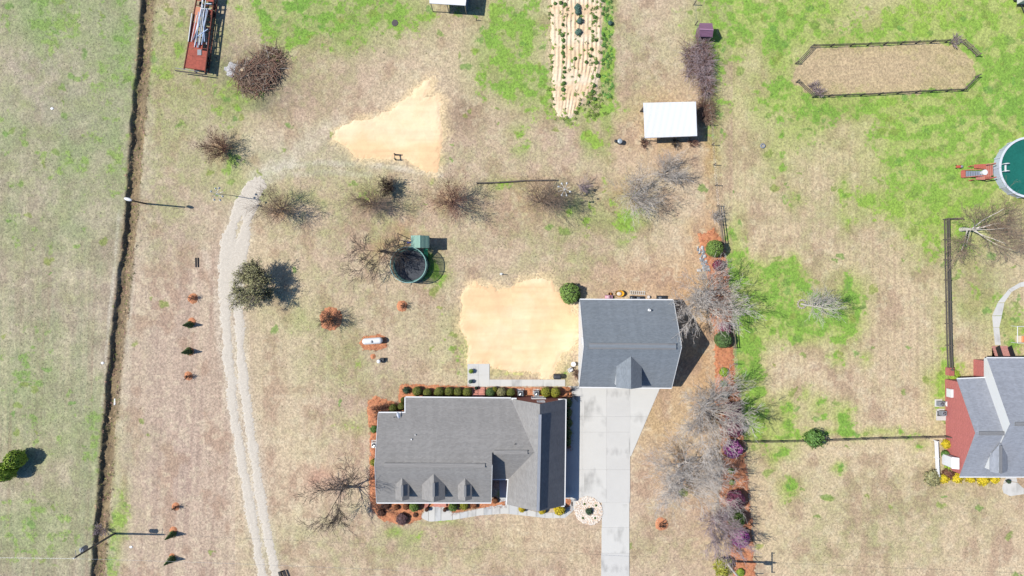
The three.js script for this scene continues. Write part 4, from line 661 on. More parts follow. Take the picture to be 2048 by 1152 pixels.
shrub('yellow olive shrub right of the porch holly', 928, 1011, 8, 0.8, LEAF.boxBright, { kind: 'loose' }); shrub('yellow brown shrub further along the front wall', 948, 1010, 7, 0.7, LEAF.rustLeaf, { kind: 'loose', core: CORE.brown }); shrub('rusty brown shrub in the recess beside the wing', 990, 1001, 6, 0.7, LEAF.rustLeaf, { core: CORE.brown });
shrub('flat yellow bush left of the wing front peak', 1044, 1018, 7, 1.0, LEAF.yellow, { cat: 'yellow bush', core: CORE.yellow }); shrub('flat yellow bush under the wing front peak', 1084, 1021, 8, 1.0, LEAF.yellow, { cat: 'yellow bush', core: CORE.yellow }); shrub('large round bright yellow bush at the front corner of the wing', 1119, 1020, 11.5, 1.4, LEAF.yellow, { cat: 'yellow bush', core: CORE.yellow });
shrub('low dark juniper in the white stone bed', 1178, 1023, 7, 0.7, LEAF.dark, { kind: 'loose', cat: 'juniper' });
[[1169, 1008, 'tiny tuft in the upper left of the stone bed'], [1192, 1011, 'tiny tuft in the upper right of the stone bed'], [1166, 1036, 'tiny tuft in the lower left of the stone bed'], [1190, 1036, 'tiny tuft in the lower right of the stone bed']].forEach(([x, y, l]) => shrub(l, x, y, 2.2, 0.25, LEAF.green, { kind: 'loose', cat: 'tuft', name: 'tuft' }));
shrub('small weeds at the left wall of the brick house', 748, 858, 7, 0.6, LEAF.green, { kind: 'loose' }); shrub('pale green shrub at the left wall below the heat pump', 747, 925, 7, 0.7, LEAF.boxBright, { kind: 'loose' });
shrub('glossy dark green magnolia beside the sand patch and garage', 1140, 587, 21, 2.0, LEAF.hollyBright, { cat: 'magnolia' });
// along the fence
const LR = { core: CORE.purple, cat: 'purple shrub', name: 'purple_shrub' };
shrub('large clipped dark green holly at the top of the fence bed', 1430, 497, 17, 2.5, LEAF.hollyBright, { kind: 'clipped', cat: 'holly', name: 'holly' }); shrub('clipped grey green holly below the big grey tree', 1447, 679, 17, 2.2, LEAF.holly, { kind: 'clipped', cat: 'holly', name: 'holly' }); shrub('bright clipped holly between two purple shrubs near the bottom', 1473, 1039, 16.5, 2.4, LEAF.hollyBright, { kind: 'clipped', cat: 'holly', name: 'holly' });
shrub('small burgundy shrub below the top holly', 1437, 530, 11, 1.2, LEAF.burgundy, LR); shrub('purple shrub half hidden under the big grey tree', 1450, 656, 13, 1.3, LEAF.purple, LR); shrub('purple shrub shaded by the tree right of the driveway', 1464, 822, 17, 2.0, LEAF.purple, LR); shrub('dark purple shrub just above the cross fence', 1470, 857, 17, 2.0, LEAF.purple, LR); shrub('bright pink purple shrub just below the cross fence', 1466, 898, 18, 2.0, LEAF.pink, LR); shrub('faded purple shrub above the bright clipped holly', 1473, 1000, 18, 2.0, LEAF.purple, LR); shrub('bright pink purple shrub below the clipped holly', 1481, 1076, 18, 2.0, LEAF.pink, LR);
shrub('lime green mound in the open straw bed', 1448, 744, 9, 0.6, LEAF.lime, { kind: 'round' }); shrub('small green shrub below the lime mound', 1448, 768, 7, 0.6, LEAF.green, { kind: 'loose' }); shrub('greyish shrub below the two green mounds', 1451, 791, 7, 0.6, LEAF.blue, { kind: 'loose' }); shrub('small green mound, upper of two below the cross fence', 1462, 942, 6, 0.5, LEAF.lime); shrub('small green mound, lower of two below the cross fence', 1464, 965, 5.5, 0.5, LEAF.lime); shrub('yellow green mound near the utility pole', 1481, 1145, 8, 0.6, LEAF.lime); shrub('broad yellow green bush at the foot of the utility pole', 1446, 1134, 19, 1.5, LEAF.boxBright, { kind: 'loose' });
shrub('bushy evergreen standing in the cross fence', 1628, 878, 17, 2.0, LEAF.green, { kind: 'loose', cat: 'bush' });
// two trees in the left field
shrub('round leafy evergreen tree at the left edge, the upper right one', 30, 919, 18, 3.0, LEAF.lime, { cat: 'evergreen tree', name: 'evergreen_tree', v: 0 }); shrub('leafy evergreen tree cut by the left edge', 8, 945, 18, 3.0, LEAF.lime, { cat: 'evergreen tree', name: 'evergreen_tree', v: 1 });
// neighbour's front
[[1893, 888, 9, 'yellow forsythia at the red gable wall'], [1888, 958, 9, 'orange yellow forsythia by the white fence end'], [1916, 956, 10, 'yellow forsythia at the corner of the neighbouring house'], [1942, 958, 8, 'yellow forsythia under the neighbour\'s gutter left'], [1967, 960, 11, 'largest yellow forsythia under the neighbour\'s gutter'], [1990, 959, 9, 'yellow forsythia beside the front landing']].forEach(([x, y, r, l]) => shrub(l, x, y, r, 1.0, LEAF.yellow, { kind: 'loose', core: CORE.brown, cat: 'forsythia', name: 'forsythia' }));
shrub('round dark green shrub beside the white bay', 1891, 909, 7.5, 0.9, LEAF.green); shrub('light green shrub below the white bay', 1902, 932, 11, 0.7, LEAF.lime, { kind: 'loose' }); shrub('brown shrub at the corner of the neighbouring house', 1897, 949, 12, 0.8, LEAF.brown, { kind: 'loose', core: CORE.brown }); shrub('low green plants behind the neighbour\'s wall', 1910, 752, 10, 0.4, LEAF.lime, { kind: 'loose' });
shrub('grey twiggy shrub at the lower end of the white fence', 1866, 955, 15, 1.0, LEAF.olive, { kind: 'loose', core: CORE.brown });
// leafless trees
bareTree('bare_tree', 'large grey leafless tree right of the garage', 'tree', 1402, 602, 'crownvase', 5.2, 0.11, 1, MAT.twigGrey, MAT.twigGrey, { stems: [10, 0.6], from: 1 });
bareTree('bare_tree', 'large pale grey leafless tree right of the turning pad', 'tree', 1407, 815, 'crownvase', 5.5, 0.11, 2, MAT.twigGrey, MAT.twigGrey, { stems: [10, 0.6], from: 1 });
bareTree('bare_tree', 'forked open leafless tree over the lawn right of the driveway', 'tree', 1358, 938, 'open', 2.9, 0.24, 3, MAT.twigGrey, MAT.twigGrey, { stems: [2, 0.45] });
bareTree('bare_tree', 'fine twigged grey leafless tree low by the fence bed', 'tree', 1426, 1042, 'crownvase', 4.1, 0.07, 4, MAT.twigPurple, MAT.twigPurple, { stems: [8, 0.6], from: 1 });
bareTree('bare_tree', 'dark leafless tree with spreading limbs left of the house', 'tree', 690, 972, 'sparse', 3.0, 0.26, 5, MAT.barkDark, MAT.twigDark);
bareTree('bare_tree', 'dark leafless tree beside the trampoline and playset', 'tree', 766, 502, 'sparse', 2.5, 0.2, 6, MAT.barkDark, MAT.twigDark);
bareTree('bare_tree', 'slender leafless tree with pale trunk in the right field', 'tree', 1603, 608, 'narrow', 6.4, 0.15, 7, MAT.twigPale, MAT.twigGrey);
bareTree('bare_tree', 'thick pale trunked leafless tree below the pool', 'tree', 1922, 459, 'open', 3.0, 0.3, 8, MAT.twigPale, MAT.twigBrown);
const CM = { stems: [13, 0.42], from: 1, seeds: 0.1 };
bareTree('crape_myrtle', 'leafless crape myrtle nearest the gravel drive bend', 'crape myrtle', 563, 419, 'myrtle', 3.6, 0.05, 11, MAT.twigRed, MAT.twigBrown, CM);
bareTree('crape_myrtle', 'leafless crape myrtle below the small round shrub', 'crape myrtle', 742, 408, 'myrtle', 3.5, 0.05, 12, MAT.twigRed, MAT.twigBrown, CM);
bareTree('crape_myrtle', 'leafless crape myrtle left of the log pile', 'crape myrtle', 905, 405, 'myrtle', 3.8, 0.05, 13, MAT.twigRed, MAT.twigRed, CM);
bareTree('crape_myrtle', 'wide leafless crape myrtle next to the white gourd pole', 'crape myrtle', 1084, 402, 'myrtle', 4.4, 0.05, 14, MAT.twigBrown, MAT.twigBrown, { ...CM, stems: [16, 0.48] });
bareTree('crape_myrtle', 'wide leafless crape myrtle below the pole barn', 'crape myrtle', 1266, 396, 'myrtle', 4.0, 0.05, 15, MAT.twigBrown, MAT.twigGrey, { ...CM, stems: [16, 0.48] });
bareTree('bare_shrub', 'small grey many-stemmed shrub just below the pole barn', 'shrub', 1328, 347, 'vase', 2.7, 0.04, 16, MAT.twigGrey, MAT.twigGrey, { stems: [16, 0.6], from: 1 });
bareTree('bare_shrub', 'reddish brown leafless shrub left of the sand fan', 'shrub', 448, 300, 'vase', 2.4, 0.04, 17, MAT.twigRed, MAT.twigRed, { stems: [14, 0.6], from: 1, seeds: 0.3 });
bareTree('bare_shrub', 'small round dark shrub above a crape myrtle', 'shrub', 778, 377, 'vase', 1.6, 0.03, 18, MAT.twigDark, MAT.twigDark, { stems: [14, 0.5], from: 1, seeds: 0.6 });
bareTree('bare_shrub', 'bushy bare shrub on the largest mulch ring', 'shrub', 664, 637, 'vase', 2.0, 0.03, 19, MAT.twigDark, MAT.twigDark, { stems: [14, 0.4], from: 1 });
bareTree('bare_shrub', 'thin sapling on the small mulch ring by the sand', 'sapling', 806, 612, 'vase', 0.9, 0.02, 20, MAT.twigDark, MAT.twigDark, { stems: [3, 0.2], from: 1 });
bareTree('bare_shrub', 'thin sapling on the topmost mulch ring by the ditch', 'sapling', 389, 597, 'vase', 0.9, 0.02, 21, MAT.twigDark, MAT.twigDark, { stems: [3, 0.2], from: 1 });
bareTree('bare_shrub', 'thin sapling on the ring below the two middle evergreens', 'sapling', 379, 752, 'vase', 0.8, 0.02, 22, MAT.twigDark, MAT.twigDark, { stems: [3, 0.2], from: 1 });
bareTree('bare_shrub', 'thin sapling on the lone lower mulch ring', 'sapling', 354, 1013, 'vase', 0.8, 0.02, 23, MAT.twigDark, MAT.twigDark, { stems: [3, 0.2], from: 1 });
bareTree('bare_shrub', 'reddish bare shrub at the back left corner of the brick house', 'shrub', 765, 822, 'vase', 1.4, 0.03, 24, MAT.twigRed, MAT.twigRed, { stems: [22, 0.7], from: 1 });
bareTree('bare_shrub', 'small pale bare shrub beside the board fence', 'shrub', 1428, 434, 'vase', 1.3, 0.025, 25, MAT.twigGrey, MAT.twigGrey, { stems: [9, 0.5], from: 1 });
bareTree('bare_shrub', 'pruned knobby black branches at the end of the back bed', 'pruned shrub', 1141, 785, 'vase', 0.9, 0.05, 26, MAT.black, MAT.black, { stems: [6, 0.8], from: 1 });
bareTree('bare_shrub', 'small bare shrub beside the chairs at the garage corner', 'shrub', 1152, 747, 'vase', 0.8, 0.02, 27, MAT.twigRed, MAT.twigRed, { stems: [8, 0.6], from: 1 });
bareTree('bare_shrub', 'dead twiggy plant in the mulch ring right of the driveway', 'shrub', 1323, 1049, 'vase', 0.5, 0.02, 28, MAT.twigDark, MAT.twigDark, { stems: [7, 0.8], from: 1 });
bareTree('bare_shrub', 'purplish leaning brush right of the white gourd pole', 'shrub', 1158, 372, 'vase', 1.5, 0.03, 29, MAT.twigPurple, MAT.twigPurple, { stems: [7, 0.6], from: 1, tilt: [0.6, 0, 0.3] });
for (const [i, x, y, l] of [[0, 1286, 288, 'brown brush clump below the left end of the pole barn'], [1, 1349, 288, 'dark brush clump below the middle of the pole barn'], [2, 1383, 287, 'brown brush clump below the right end of the pole barn'], [3, 1664 - 40, 176, 'brown bush in the lower left corner of the pen'], [5, 1905, 84, 'pinkish bush in the upper right corner of the pen'], [7, 1635, 186, 'low brush at the lower left rail of the pen'], [8, 207, 1058, 'dry brush mound at the foot of the left utility pole']]) bareTree('bare_shrub', l, 'brush', x, y, 'vase', i > 2 ? 0.8 : 0.7, 0.02, 40 + i, i === 1 || i === 6 ? MAT.twigDark : MAT.twigRed, i === 1 || i === 6 ? MAT.twigDark : i > 2 ? MAT.twigPurple : MAT.twigRed, { stems: [i > 2 ? 9 : 8, 0.8], from: 1 });
bareTree('evergreen_tree', 'dusty olive evergreen tree beside the gravel drive', 'evergreen tree', 522, 573, 'broad', 1.9, 0.13, 30, MAT.barkDark, MAT.twigDark, { leaves: 7500, leafSize: 0.08, spreadLeaf: 0.24, leafMat: LEAF.olive });
// bramble thickets: arching canes
function thicket(label, spots, seed, mats) {
  reseed(seed); const [cx, cy] = spots[0], c = at(cx, cy), o = thing('bramble_thicket', label, 'thicket', c);
  mats.forEach((m, k) => { const T = new Tubes(); for (const [x, y, r, n] of spots) for (let i = 0; i < n / mats.length; i++) { const p = at(x + rr(-r, r) * 0.7, y + rr(-r, r), 0).sub(c); let d = V(rr(-0.7, 0.7), 1, rr(-0.7, 0.7)).normalize(), q = p; const L = rr(1.0, 2.4); for (let s = 0; s < 5; s++) { d.addScaledVector(UP, -0.28 * s * 0.5).addScaledVector(anyDir(), 0.18).normalize(); const e = q.clone().addScaledVector(d, L / 5); if (e.y < 0.02) break; T.seg(q, e, 0.014, 0.01, 3); q = e; } } put('canes', T.geo(), m, o).userData.kind = 'stuff'; });
}
thicket('mauve bramble thicket along the fence below the purple shed', [[1401, 100, 9, 420], [1405, 130, 9, 560], [1406, 160, 8, 420], [1408, 185, 6, 200], [1378, 112, 16, 220], [1380, 140, 14, 180]], 3, [MAT.twigPurple, MAT.twigRed, MAT.twigPurple]);
thicket('brown bramble thicket at the right end of the pole barn', [[1405, 218, 9, 320], [1408, 235, 8, 260]], 4, [MAT.twigBrown, MAT.twigRed]);
// burn pile of cut branches
{
  reseed(77); const c = at(515, 148), o = thing('brush_pile', 'heap of cut branches beside a patch of white ash', 'brush pile', c);
  const core = new THREE.IcosahedronGeometry(1, 4), a = core.attributes.position; for (let i = 0; i < a.count; i++) { const d = V(a.getX(i), a.getY(i), a.getZ(i)).normalize(), r = 0.75 + 0.6 * fbm(d.x * 3 + 5, d.z * 3 + d.y, 3); a.setXYZ(i, d.x * r * 2.1, Math.max(d.y * r * 0.7, -0.05), d.z * r * 1.5); } core.computeVertexNormals(); put('rotted_heap', core, M(82, 66, 58, 1), o);
  for (const m of [MAT.twigRed, MAT.twigBrown, MAT.twigBrown, MAT.twigPale]) { const T = new Tubes(); for (let i = 0; i < (m === MAT.twigPale ? 70 : 330); i++) { const t = rr(0, 6.283), r = Math.sqrt(rnd()) * (2.5 + 1.3 * (fbm(Math.cos(t) * 2 + 9, Math.sin(t) * 2, 2) - 0.35)), h = 1.0 * Math.sqrt(Math.max(0, 1 - (r / 2.9) ** 2)) * rr(0.4, 1.1); const lobe = i % 10 < 3; let q = V(Math.cos(t) * r * (lobe ? 0.55 : 1) + (lobe ? 1.7 : -0.2), h * (lobe ? 0.8 : 1), Math.sin(t) * r * (lobe ? 0.6 : 0.78) + (lobe ? -1.5 : 0.35)), sg = rnd() < 0.5 ? 1 : -1, d = V(rr(-1, 1) - Math.sin(t) * sg * r * 0.7, rr(-0.25, 0.3), rr(-1, 1) + Math.cos(t) * sg * r * 0.7).normalize(); const L = rr(0.6, 2.0), rad = rr(0.014, 0.04); for (let s = 0; s < 3; s++) { d.addScaledVector(anyDir(), 0.2).normalize(); const e = q.clone().addScaledVector(d, L / 3); e.y = Math.max(e.y, 0.03); T.seg(q, e, rad, rad * 0.8, 3); q = e; } } put('branches', T.geo(), m, o).userData.kind = 'stuff'; }
  tag(put('scrap_board', rbox(0.5, 0.05, 0.4, 0.01, 0, 0, 0), M(240, 214, 178, 0.8)), 'pale square board lying on the brush pile', 'board').position.copy(at(485, 139, 0.7)); scene.children[scene.children.length - 1].rotation.set(0.15, 0.4, 0.1);
}
patch(446, 118, 486, 160, 0.08, (x, y) => 13 - Math.hypot((x - 464) / 1.0, (y - 139) / 1.1) + rag(x, y, 12, 5), (x, y) => 0.04 + 0.1 * fbm(x / 3, y / 3, 3), withTex(mottled(0.25, 1, 20, 0.6, 8), 1.5, M(248, 246, 246, 1)), 'ash_patch', 'white and grey ash left of the brush pile', 'ash');

// ---------- garden plot ----------
{
  const bed = GARDEN; const bend = (px, py) => px - (py > 90 ? ((py - 90) / 150) ** 2 * -38 : 0);
  const f = (px, py) => { const q = px - 1097 + (py > 110 ? ((py - 110) / 130) ** 1.5 * 34 * (px - 1090) / 80 : 0) + 2.5 * (fbm(px / 30, py / 26, 2) - 0.5); return Math.sin(q * 0.76) * clamp(3 * (fbm(px / 16 + 4, py / 22, 3) - 0.28), 0.1, 1.2); };
  patch(1090, -80, 1230, 250, 0.12, (px, py) => sdPoly(px, py, bed) - 3 + rag(px, py, 8, 8), (px, py) => 0.1 + 0.08 * f(px, py) + 0.12 * (fbm(px / 3, py / 3, 3) - 0.3), withTex(tSand, 5, M(262, 240, 206, 0.97)), 'garden_plot', 'pale sandy vegetable plot with bent furrows', 'garden plot', null, 0.5);
  const G = 'leafy vegetables growing in the sandy plot rows', veg = { kind: 'loose', cat: 'vegetable plant', name: 'vegetable_plant', core: CORE.green };
  shrub('large blue green collard at the top of its row', 1155, 14, 6.5, 0.6, LEAF.blue, veg); shrub('blue green collard second from the top of its row', 1156, 24, 5.5, 0.6, LEAF.blue, veg); shrub('round blue green collard in the middle of its row', 1159.5, 42, 6, 0.6, LEAF.blue, veg); shrub('blue green collard lowest in its row', 1157, 64, 7, 0.6, LEAF.blue, veg); shrub('blue green plant on the grassy right edge of the plot', 1221, 46, 4.5, 0.5, LEAF.blue, veg);
  reseed(55);
  let lc = 0, rc = 0; const ORD = ['first', 'second', 'third', 'fourth', 'fifth', 'sixth', 'seventh', 'eighth', 'ninth', 'tenth', 'eleventh', 'twelfth', 'thirteenth', 'fourteenth', 'fifteenth', 'sixteenth', 'seventeenth', 'eighteenth', 'nineteenth', 'twentieth'];
  [[1190, 36], [1190, 44], [1186, 62], [1192, 82], [1181, 98], [1181, 112], [1192, 126], [1126, 48], [1126, 72], [1126, 82], [1127, 92], [1127, 104], [1128, 114], [1128, 124], [1128, 134], [1129, 144], [1129, 154], [1127, 165], [1126, 178], [1112, 8], [1122, 4], [1130, 10], [1190, 172], [1187, 184], [1188, 196], [1178, 206], [1194, 152], [1150, 116], [1172, 126]].sort((a, b) => a[1] - b[1]).forEach(([x, y]) => { const o = shrub(x < 1160 ? `small green leafy plant, ${ORD[lc++]} from the top on the left side of the plot` : `small green leafy plant, ${ORD[rc++]} from the top on the right side of the plot`, x + rr(-2, 2), y + rr(-2, 2), rr(2.6, 4.6), rr(0.25, 0.45), LEAF.green, { ...veg, group: G }); });
}
// ---------- grass and weeds, small enough to be one mass each ----------
const blocked = (px, py) => (px > 740 && px < 1160 && py > 772 && py < 1045) || (px > 1158 && px < 1350 && py > 598 && py < 1000) || (px > 1200 && px < 1262 && py > 990) || (px > 1884 && py > 710 && py < 960) || sdPoly(px, py, SAND_N) > -4 || sdPoly(px, py, SAND_S) > -4 || (px > 1976 && Math.hypot(px - 2042, py - 338) < 64) || (py > 335 && Math.abs(px - alongY(TRK, py)) < 24) || (px > 934 && px < 1160 && py > 724 && py < 775) || (px > 1284 && px < 1396 && py > 202 && py < 278) || BEDS[5][0].length && sdPoly(px, py, BEDS[5][0]) > 0 || (px > 1096 && px < 1226 && py < 240);
{
  const tuft = (n, h, w, lean, seed) => { reseed(seed); const P = [], N = []; for (let i = 0; i < n; i++) { const a = rr(0, 6.283), r = rr(0, 0.04), c = Math.cos(a), s = Math.sin(a), hh = h * rr(0.6, 1.2), l = lean * rr(0.4, 1.2); P.push(c * r + s * w, 0, s * r - c * w, c * r - s * w, 0, s * r + c * w, c * (r + l), hh, s * (r + l)); for (let k = 0; k < 3; k++) N.push(c * 0.3, 0.95, s * 0.3); } const g = new THREE.BufferGeometry(); g.setAttribute('position', new THREE.Float32BufferAttribute(P, 3)); g.setAttribute('normal', new THREE.Float32BufferAttribute(N, 3)); return g; };
  const scatter = (name, label, geo, n, seed, fn, sc) => {
    reseed(seed); const mat = new THREE.MeshStandardMaterial({ roughness: 0.9, side: THREE.DoubleSide }), spots = [];
    for (let t = 0; t < n * 12 && spots.length < n; t++) { const px = rr(-50, 2098), py = rr(-40, 1192), c = fn(px, py); if (c) spots.push([px, py, c]); }
    const im = new THREE.InstancedMesh(geo, mat, spots.length), m = new THREE.Matrix4(), q = new THREE.Quaternion(), c = new THREE.Color();
    spots.forEach(([px, py, k], i) => { const x = gx(px), z = gz(py), s = sc * rr(0.6, 1.35); q.setFromAxisAngle(UP, rr(0, 6.283)); im.setMatrixAt(i, m.compose(V(x, ground(x, z) - 0.01 + (sdPoly(px, py, GARDEN) > 2 ? 0.13 : 0), z), q, V(s, s * rr(0.8, 1.3), s))); im.setColorAt(i, c.setRGB(...A(...k))); });
    im.name = name; im.castShadow = im.receiveShadow = true; tag(im, label, 'grass', null, 'stuff'); scene.add(im);
  };
  scatter('grass', 'short tan and green grass blades over the lawns and fields', tuft(6, 0.022, 0.01, 0.075, 5), 110000, 91, (px, py) => { if (blocked(px, py)) return null; const g = groundAt(px, py), k = rr(0.86, 1.1); return [g[0] * k, g[1] * k, g[2] * k * 0.97]; }, 1);
  scatter('weeds', 'dark green winter weeds speckling the fields', tuft(8, 0.04, 0.02, 0.07, 6), 10000, 92, (px, py) => { if (blocked(px, py) || Math.abs(px - alongY(DITCH, py)) < 26 || sdPoly(px, py, PEN) > 0) return null; const o = readField(fO, px, py) + (px < alongY(DITCH, py) ? 0.25 : 0) + (fbm(px / 40, py / 40, 3) - 0.5); if (rnd() > clamp(o * 1.1 - 0.05, 0, 1)) return null; const k = rr(0.55, 1.0), t = rnd(); return [(t < 0.5 ? 92 : 116) * k, 132 * k, (t < 0.5 ? 88 : 68) * k]; }, 0.9);
  scatter('grass', 'lush green grass tufts in the brightest patches', tuft(8, 0.03, 0.011, 0.085, 7), 18000, 93, (px, py) => { if (blocked(px, py)) return null; const g = groundAt(px, py); if (g[3] < 0.45) return null; const k = rr(0.82, 1.06); return [g[0] * k, g[1] * k, g[2] * k * 0.92]; }, 1.1);
  scatter('weeds', 'green weeds between the rows and along the edges of the plot', tuft(11, 0.06, 0.03, 0.13, 11), 6000, 97, (px, py) => { if (py > 250 || px < 1095 || px > 1230) return null; const e = sdPoly(px, py, GARDEN), row = Math.exp(-(((px - 1127) / 5) ** 2)) + Math.exp(-(((px - 1188 + (py > 110 ? (py - 110) * 0.06 : 0)) / 5) ** 2)) + 0.5 * Math.exp(-(((px - 1157) / 4) ** 2)), edge = px > 1204 && px < 1226 && py < 200 ? 1.2 : py > 185 && px > 1150 && px < 1215 && py < 236 ? 1 : e < 7 ? 0.4 : 0; if ((e < -8 && edge < 1) || rnd() > clamp((row * 0.8 + edge + 0.1) * (0.2 + 1.4 * fbm(px / 8, py / 8, 3)), 0.06, 1)) return null; const k = rr(0.7, 1.25); return [(edge > 1 ? 104 : 130) * k, 154 * k, 66 * k]; }, 1.9);
  scatter('weeds', 'dry brown and green weeds choking the ditch', tuft(12, 0.1, 0.02, 0.2, 8), 12000, 94, (px, py) => { const d = px - alongY(DITCH, py); const e = d + 8 * (fbm(py / 9, px / 9, 3) - 0.5); if (e < -11 || e > 20) return null; if (e < 1 && rnd() < 0.35) return null; if (fbm(px / 7, py / 10, 3) < 0.42) return null; const t = rnd(), k = rr(0.4, 1.05); return t < 0.4 ? [232 * k, 200 * k, 158 * k] : t < 0.5 ? [160 * k, 124 * k, 100 * k] : t < 0.8 ? [160 * k, 168 * k, 90 * k] : [206 * k, 156 * k, 140 * k]; }, 1);
  // pine straw needles over the beds
  const needle = tuft(6, 0.02, 0.006, 0.16, 9);
  scatter('pine_straw', 'loose rusty pine needles over the mulched beds', needle, 22000, 95, (px, py) => { let ok = false; for (const [P] of BEDS) if (sdPoly(px, py, P) > -2) { ok = true; break; } if (!ok) return null; const k = rr(0.45, 1.15); return [228 * k, 142 * k, 96 * k]; }, 1);
  scene.children[scene.children.length - 1].position.y = 0.12; scene.children[scene.children.length - 1].userData.category = 'pine straw';
}

// ---------- fences ----------
const poly = (P, step) => { const o = []; for (let i = 0; i < P.length - 1; i++) { const L = Math.hypot(P[i + 1][0] - P[i][0], P[i + 1][1] - P[i][1]), n = Math.max(1, Math.round(L / step)); for (let k = 0; k < n; k++) o.push([lerp(P[i][0], P[i + 1][0], k / n), lerp(P[i][1], P[i + 1][1], k / n)]); } o.push(P[P.length - 1]); return o; };
function fence(label, P, step, h, rails, mat, { rw = 0.04, rh = 0.13, post = 0.1, board = () => true, wire } = {}) {
  const pts = poly(P, step), o = thing('fence', label, 'fence');
  pts.forEach(([x, y]) => put('post', box(post, h + 0.12, post, gx(x), h / 2, gz(y)), mat, o));
  for (let i = 0; i < pts.length - 1; i++) {
    const [a, b] = [pts[i], pts[i + 1]];
    if (board((a[1] + b[1]) / 2)) for (const y of rails) put('rail', plank(V(gx(a[0]), y, gz(a[1])), V(gx(b[0]), y, gz(b[1])), rw, rh), mat, o);
    else for (const y of wire ?? []) put('wire', bar(V(gx(a[0]), y, gz(a[1])), V(gx(b[0]), y, gz(b[1])), 0.006, 4), MAT.steel, o);
  }
  return o;
}
fence('long post and wire property fence with short board sections', [[1384, -30], [1390, 50], [1399, 110], [1409, 190], [1420, 250], [1426, 330], [1433, 412], [1443, 487], [1452, 560], [1462, 650], [1466, 695], [1470, 760], [1477, 800], [1484, 880], [1494, 980], [1505, 1080], [1513, 1180]], 38, 1.3, [0.35, 0.75, 1.15], MAT.wood, { board: (y) => (y > 405 && y < 500) || (y > 640 && y < 705) || y < -40, wire: [0.4, 0.8, 1.15] });
fence('dark cross fence between the right fields with weeds along it', [[1486, 881], [1560, 880.5], [1650, 878], [1760, 874], [1890, 871]], 39, 1.2, [0.3, 0.7, 1.1], MAT.woodDark, { post: 0.13 });
fence('grey three rail fence running down to the neighbouring house', [[1913, 438], [1886, 439], [1888, 560], [1891, 690], [1893, 738]], 39, 1.25, [0.3, 0.75, 1.15], MAT.woodDark, { rw: 0.09, post: 0.13 });
fence('short white board fence beside the red gable', [[1867, 880], [1868.5, 914], [1870, 948]], 34, 0.9, [0.3, 0.55, 0.8], MAT.white, { rw: 0.12, rh: 0.1 });
fence('rail fence along the top of the octagonal pen', [[1590, 128], [1621, 95], [1700, 93], [1800, 89], [1890, 85]], 36, 1.1, [0.4, 0.7, 1.0], MAT.woodDark, { rh: 0.1, rw: 0.04, post: 0.11 });
fence('rail fence along the bottom of the octagonal pen', [[1592, 165], [1624, 195], [1720, 192], [1830, 186], [1922, 182], [1950, 154]], 36, 1.1, [0.4, 0.7, 1.0], MAT.woodDark, { rh: 0.1, rw: 0.04, post: 0.11 });
fence('short grey rail fence at the upper right corner of the pen', [[1920, 85], [1935, 98], [1951, 113]], 24, 1.1, [0.35, 0.7, 1.0], MAT.wood);
fence('low log and wire edging above the crape myrtles', [[955, 367], [1000, 365.5], [1050, 362], [1110, 361]], 48, 0.5, [0.12, 0.4], MAT.woodDark, { rw: 0.14, rh: 0.14, post: 0.14 });

// ---------- poles and wires ----------
function pole(label, base, top, r0, r1, mat) { const o = thing('utility_pole', label, 'utility pole', base), d = top.clone().sub(base); put('pole', bar(V(0, -0.3, 0), d, r0, 10, r1), mat, o); return [o, d]; }
const tA = at(150, 1115, 7.9), bA = at(229, 1067); bA.y = -0.1;
{
  const [o, d] = pole('leaning looking grey utility pole beside the ditch', bA, tA, 0.14, 0.1, MAT.bark), q = d.clone().multiplyScalar(0.8);
  put('transformer', [cyl(0.27, 0.27, 0.85, 14, q.x + 0.02, q.y - 0.4, q.z - 0.42), cyl(0.29, 0.2, 0.08, 14, q.x + 0.02, q.y + 0.45, q.z - 0.42)], MAT.grey, o);
  put('insulator', cyl(0.05, 0.07, 0.3, 8, d.x, d.y, d.z), MAT.white, o); put('arm', [bar(V(q.x, q.y + 0.5, q.z), V(q.x + 0.1, q.y + 0.6, q.z - 0.7), 0.03), bar(V(d.x, d.y - 0.2, d.z), V(d.x, d.y - 0.1, d.z - 0.8), 0.03)], MAT.steel, o);
}
const bB = at(1450, 1121), tB = bB.clone().add(V(0.05, 8.2, 0));
{
  const [o, d] = pole('grey utility pole with cross arms at the bottom by the fence', bB, tB, 0.16, 0.12, MAT.twigPale);
  for (const y of [7.8]) put('cross_arm', box(0.1, 0.12, 2.6, 0, y, 0), MAT.wood, o);
  for (const s of [-1.2, 0, 1.2]) put('insulator', cyl(0.05, 0.07, 0.25, 8, 0.05, s ? 7.9 : 8.2, s), MAT.white, o);
  put('transformer', cyl(0.27, 0.27, 0.85, 14, 0.4, 6.2, 0.1), MAT.grey, o);
}
const wire = (label, a, b, sag, r) => { const pts = []; for (let i = 0; i <= 30; i++) { const t = i / 30; pts.push(a.clone().lerp(b, t).add(V(0, -sag * 4 * t * (1 - t), 0))); } tag(put('power_line', new THREE.TubeGeometry(new THREE.CatmullRomCurve3(pts), 60, r, 5), MAT.steel), label, 'power line'); };
wire('thin power line strung between the two utility poles', off(tA, 0, 0.3, 0), off(tB, 0, 0.2, 0), 0.9, 0.011);
wire('power line running off the left edge from the pole', off(tA, 0, 0.3, 0), off(tA, -45, 0.6, 0.2), 0.6, 0.014);
wire('power line running off the right edge from the pole', off(tB, 0, 0.2, 0), off(tB, 60, 0.2, 2.5), 0.6, 0.014);
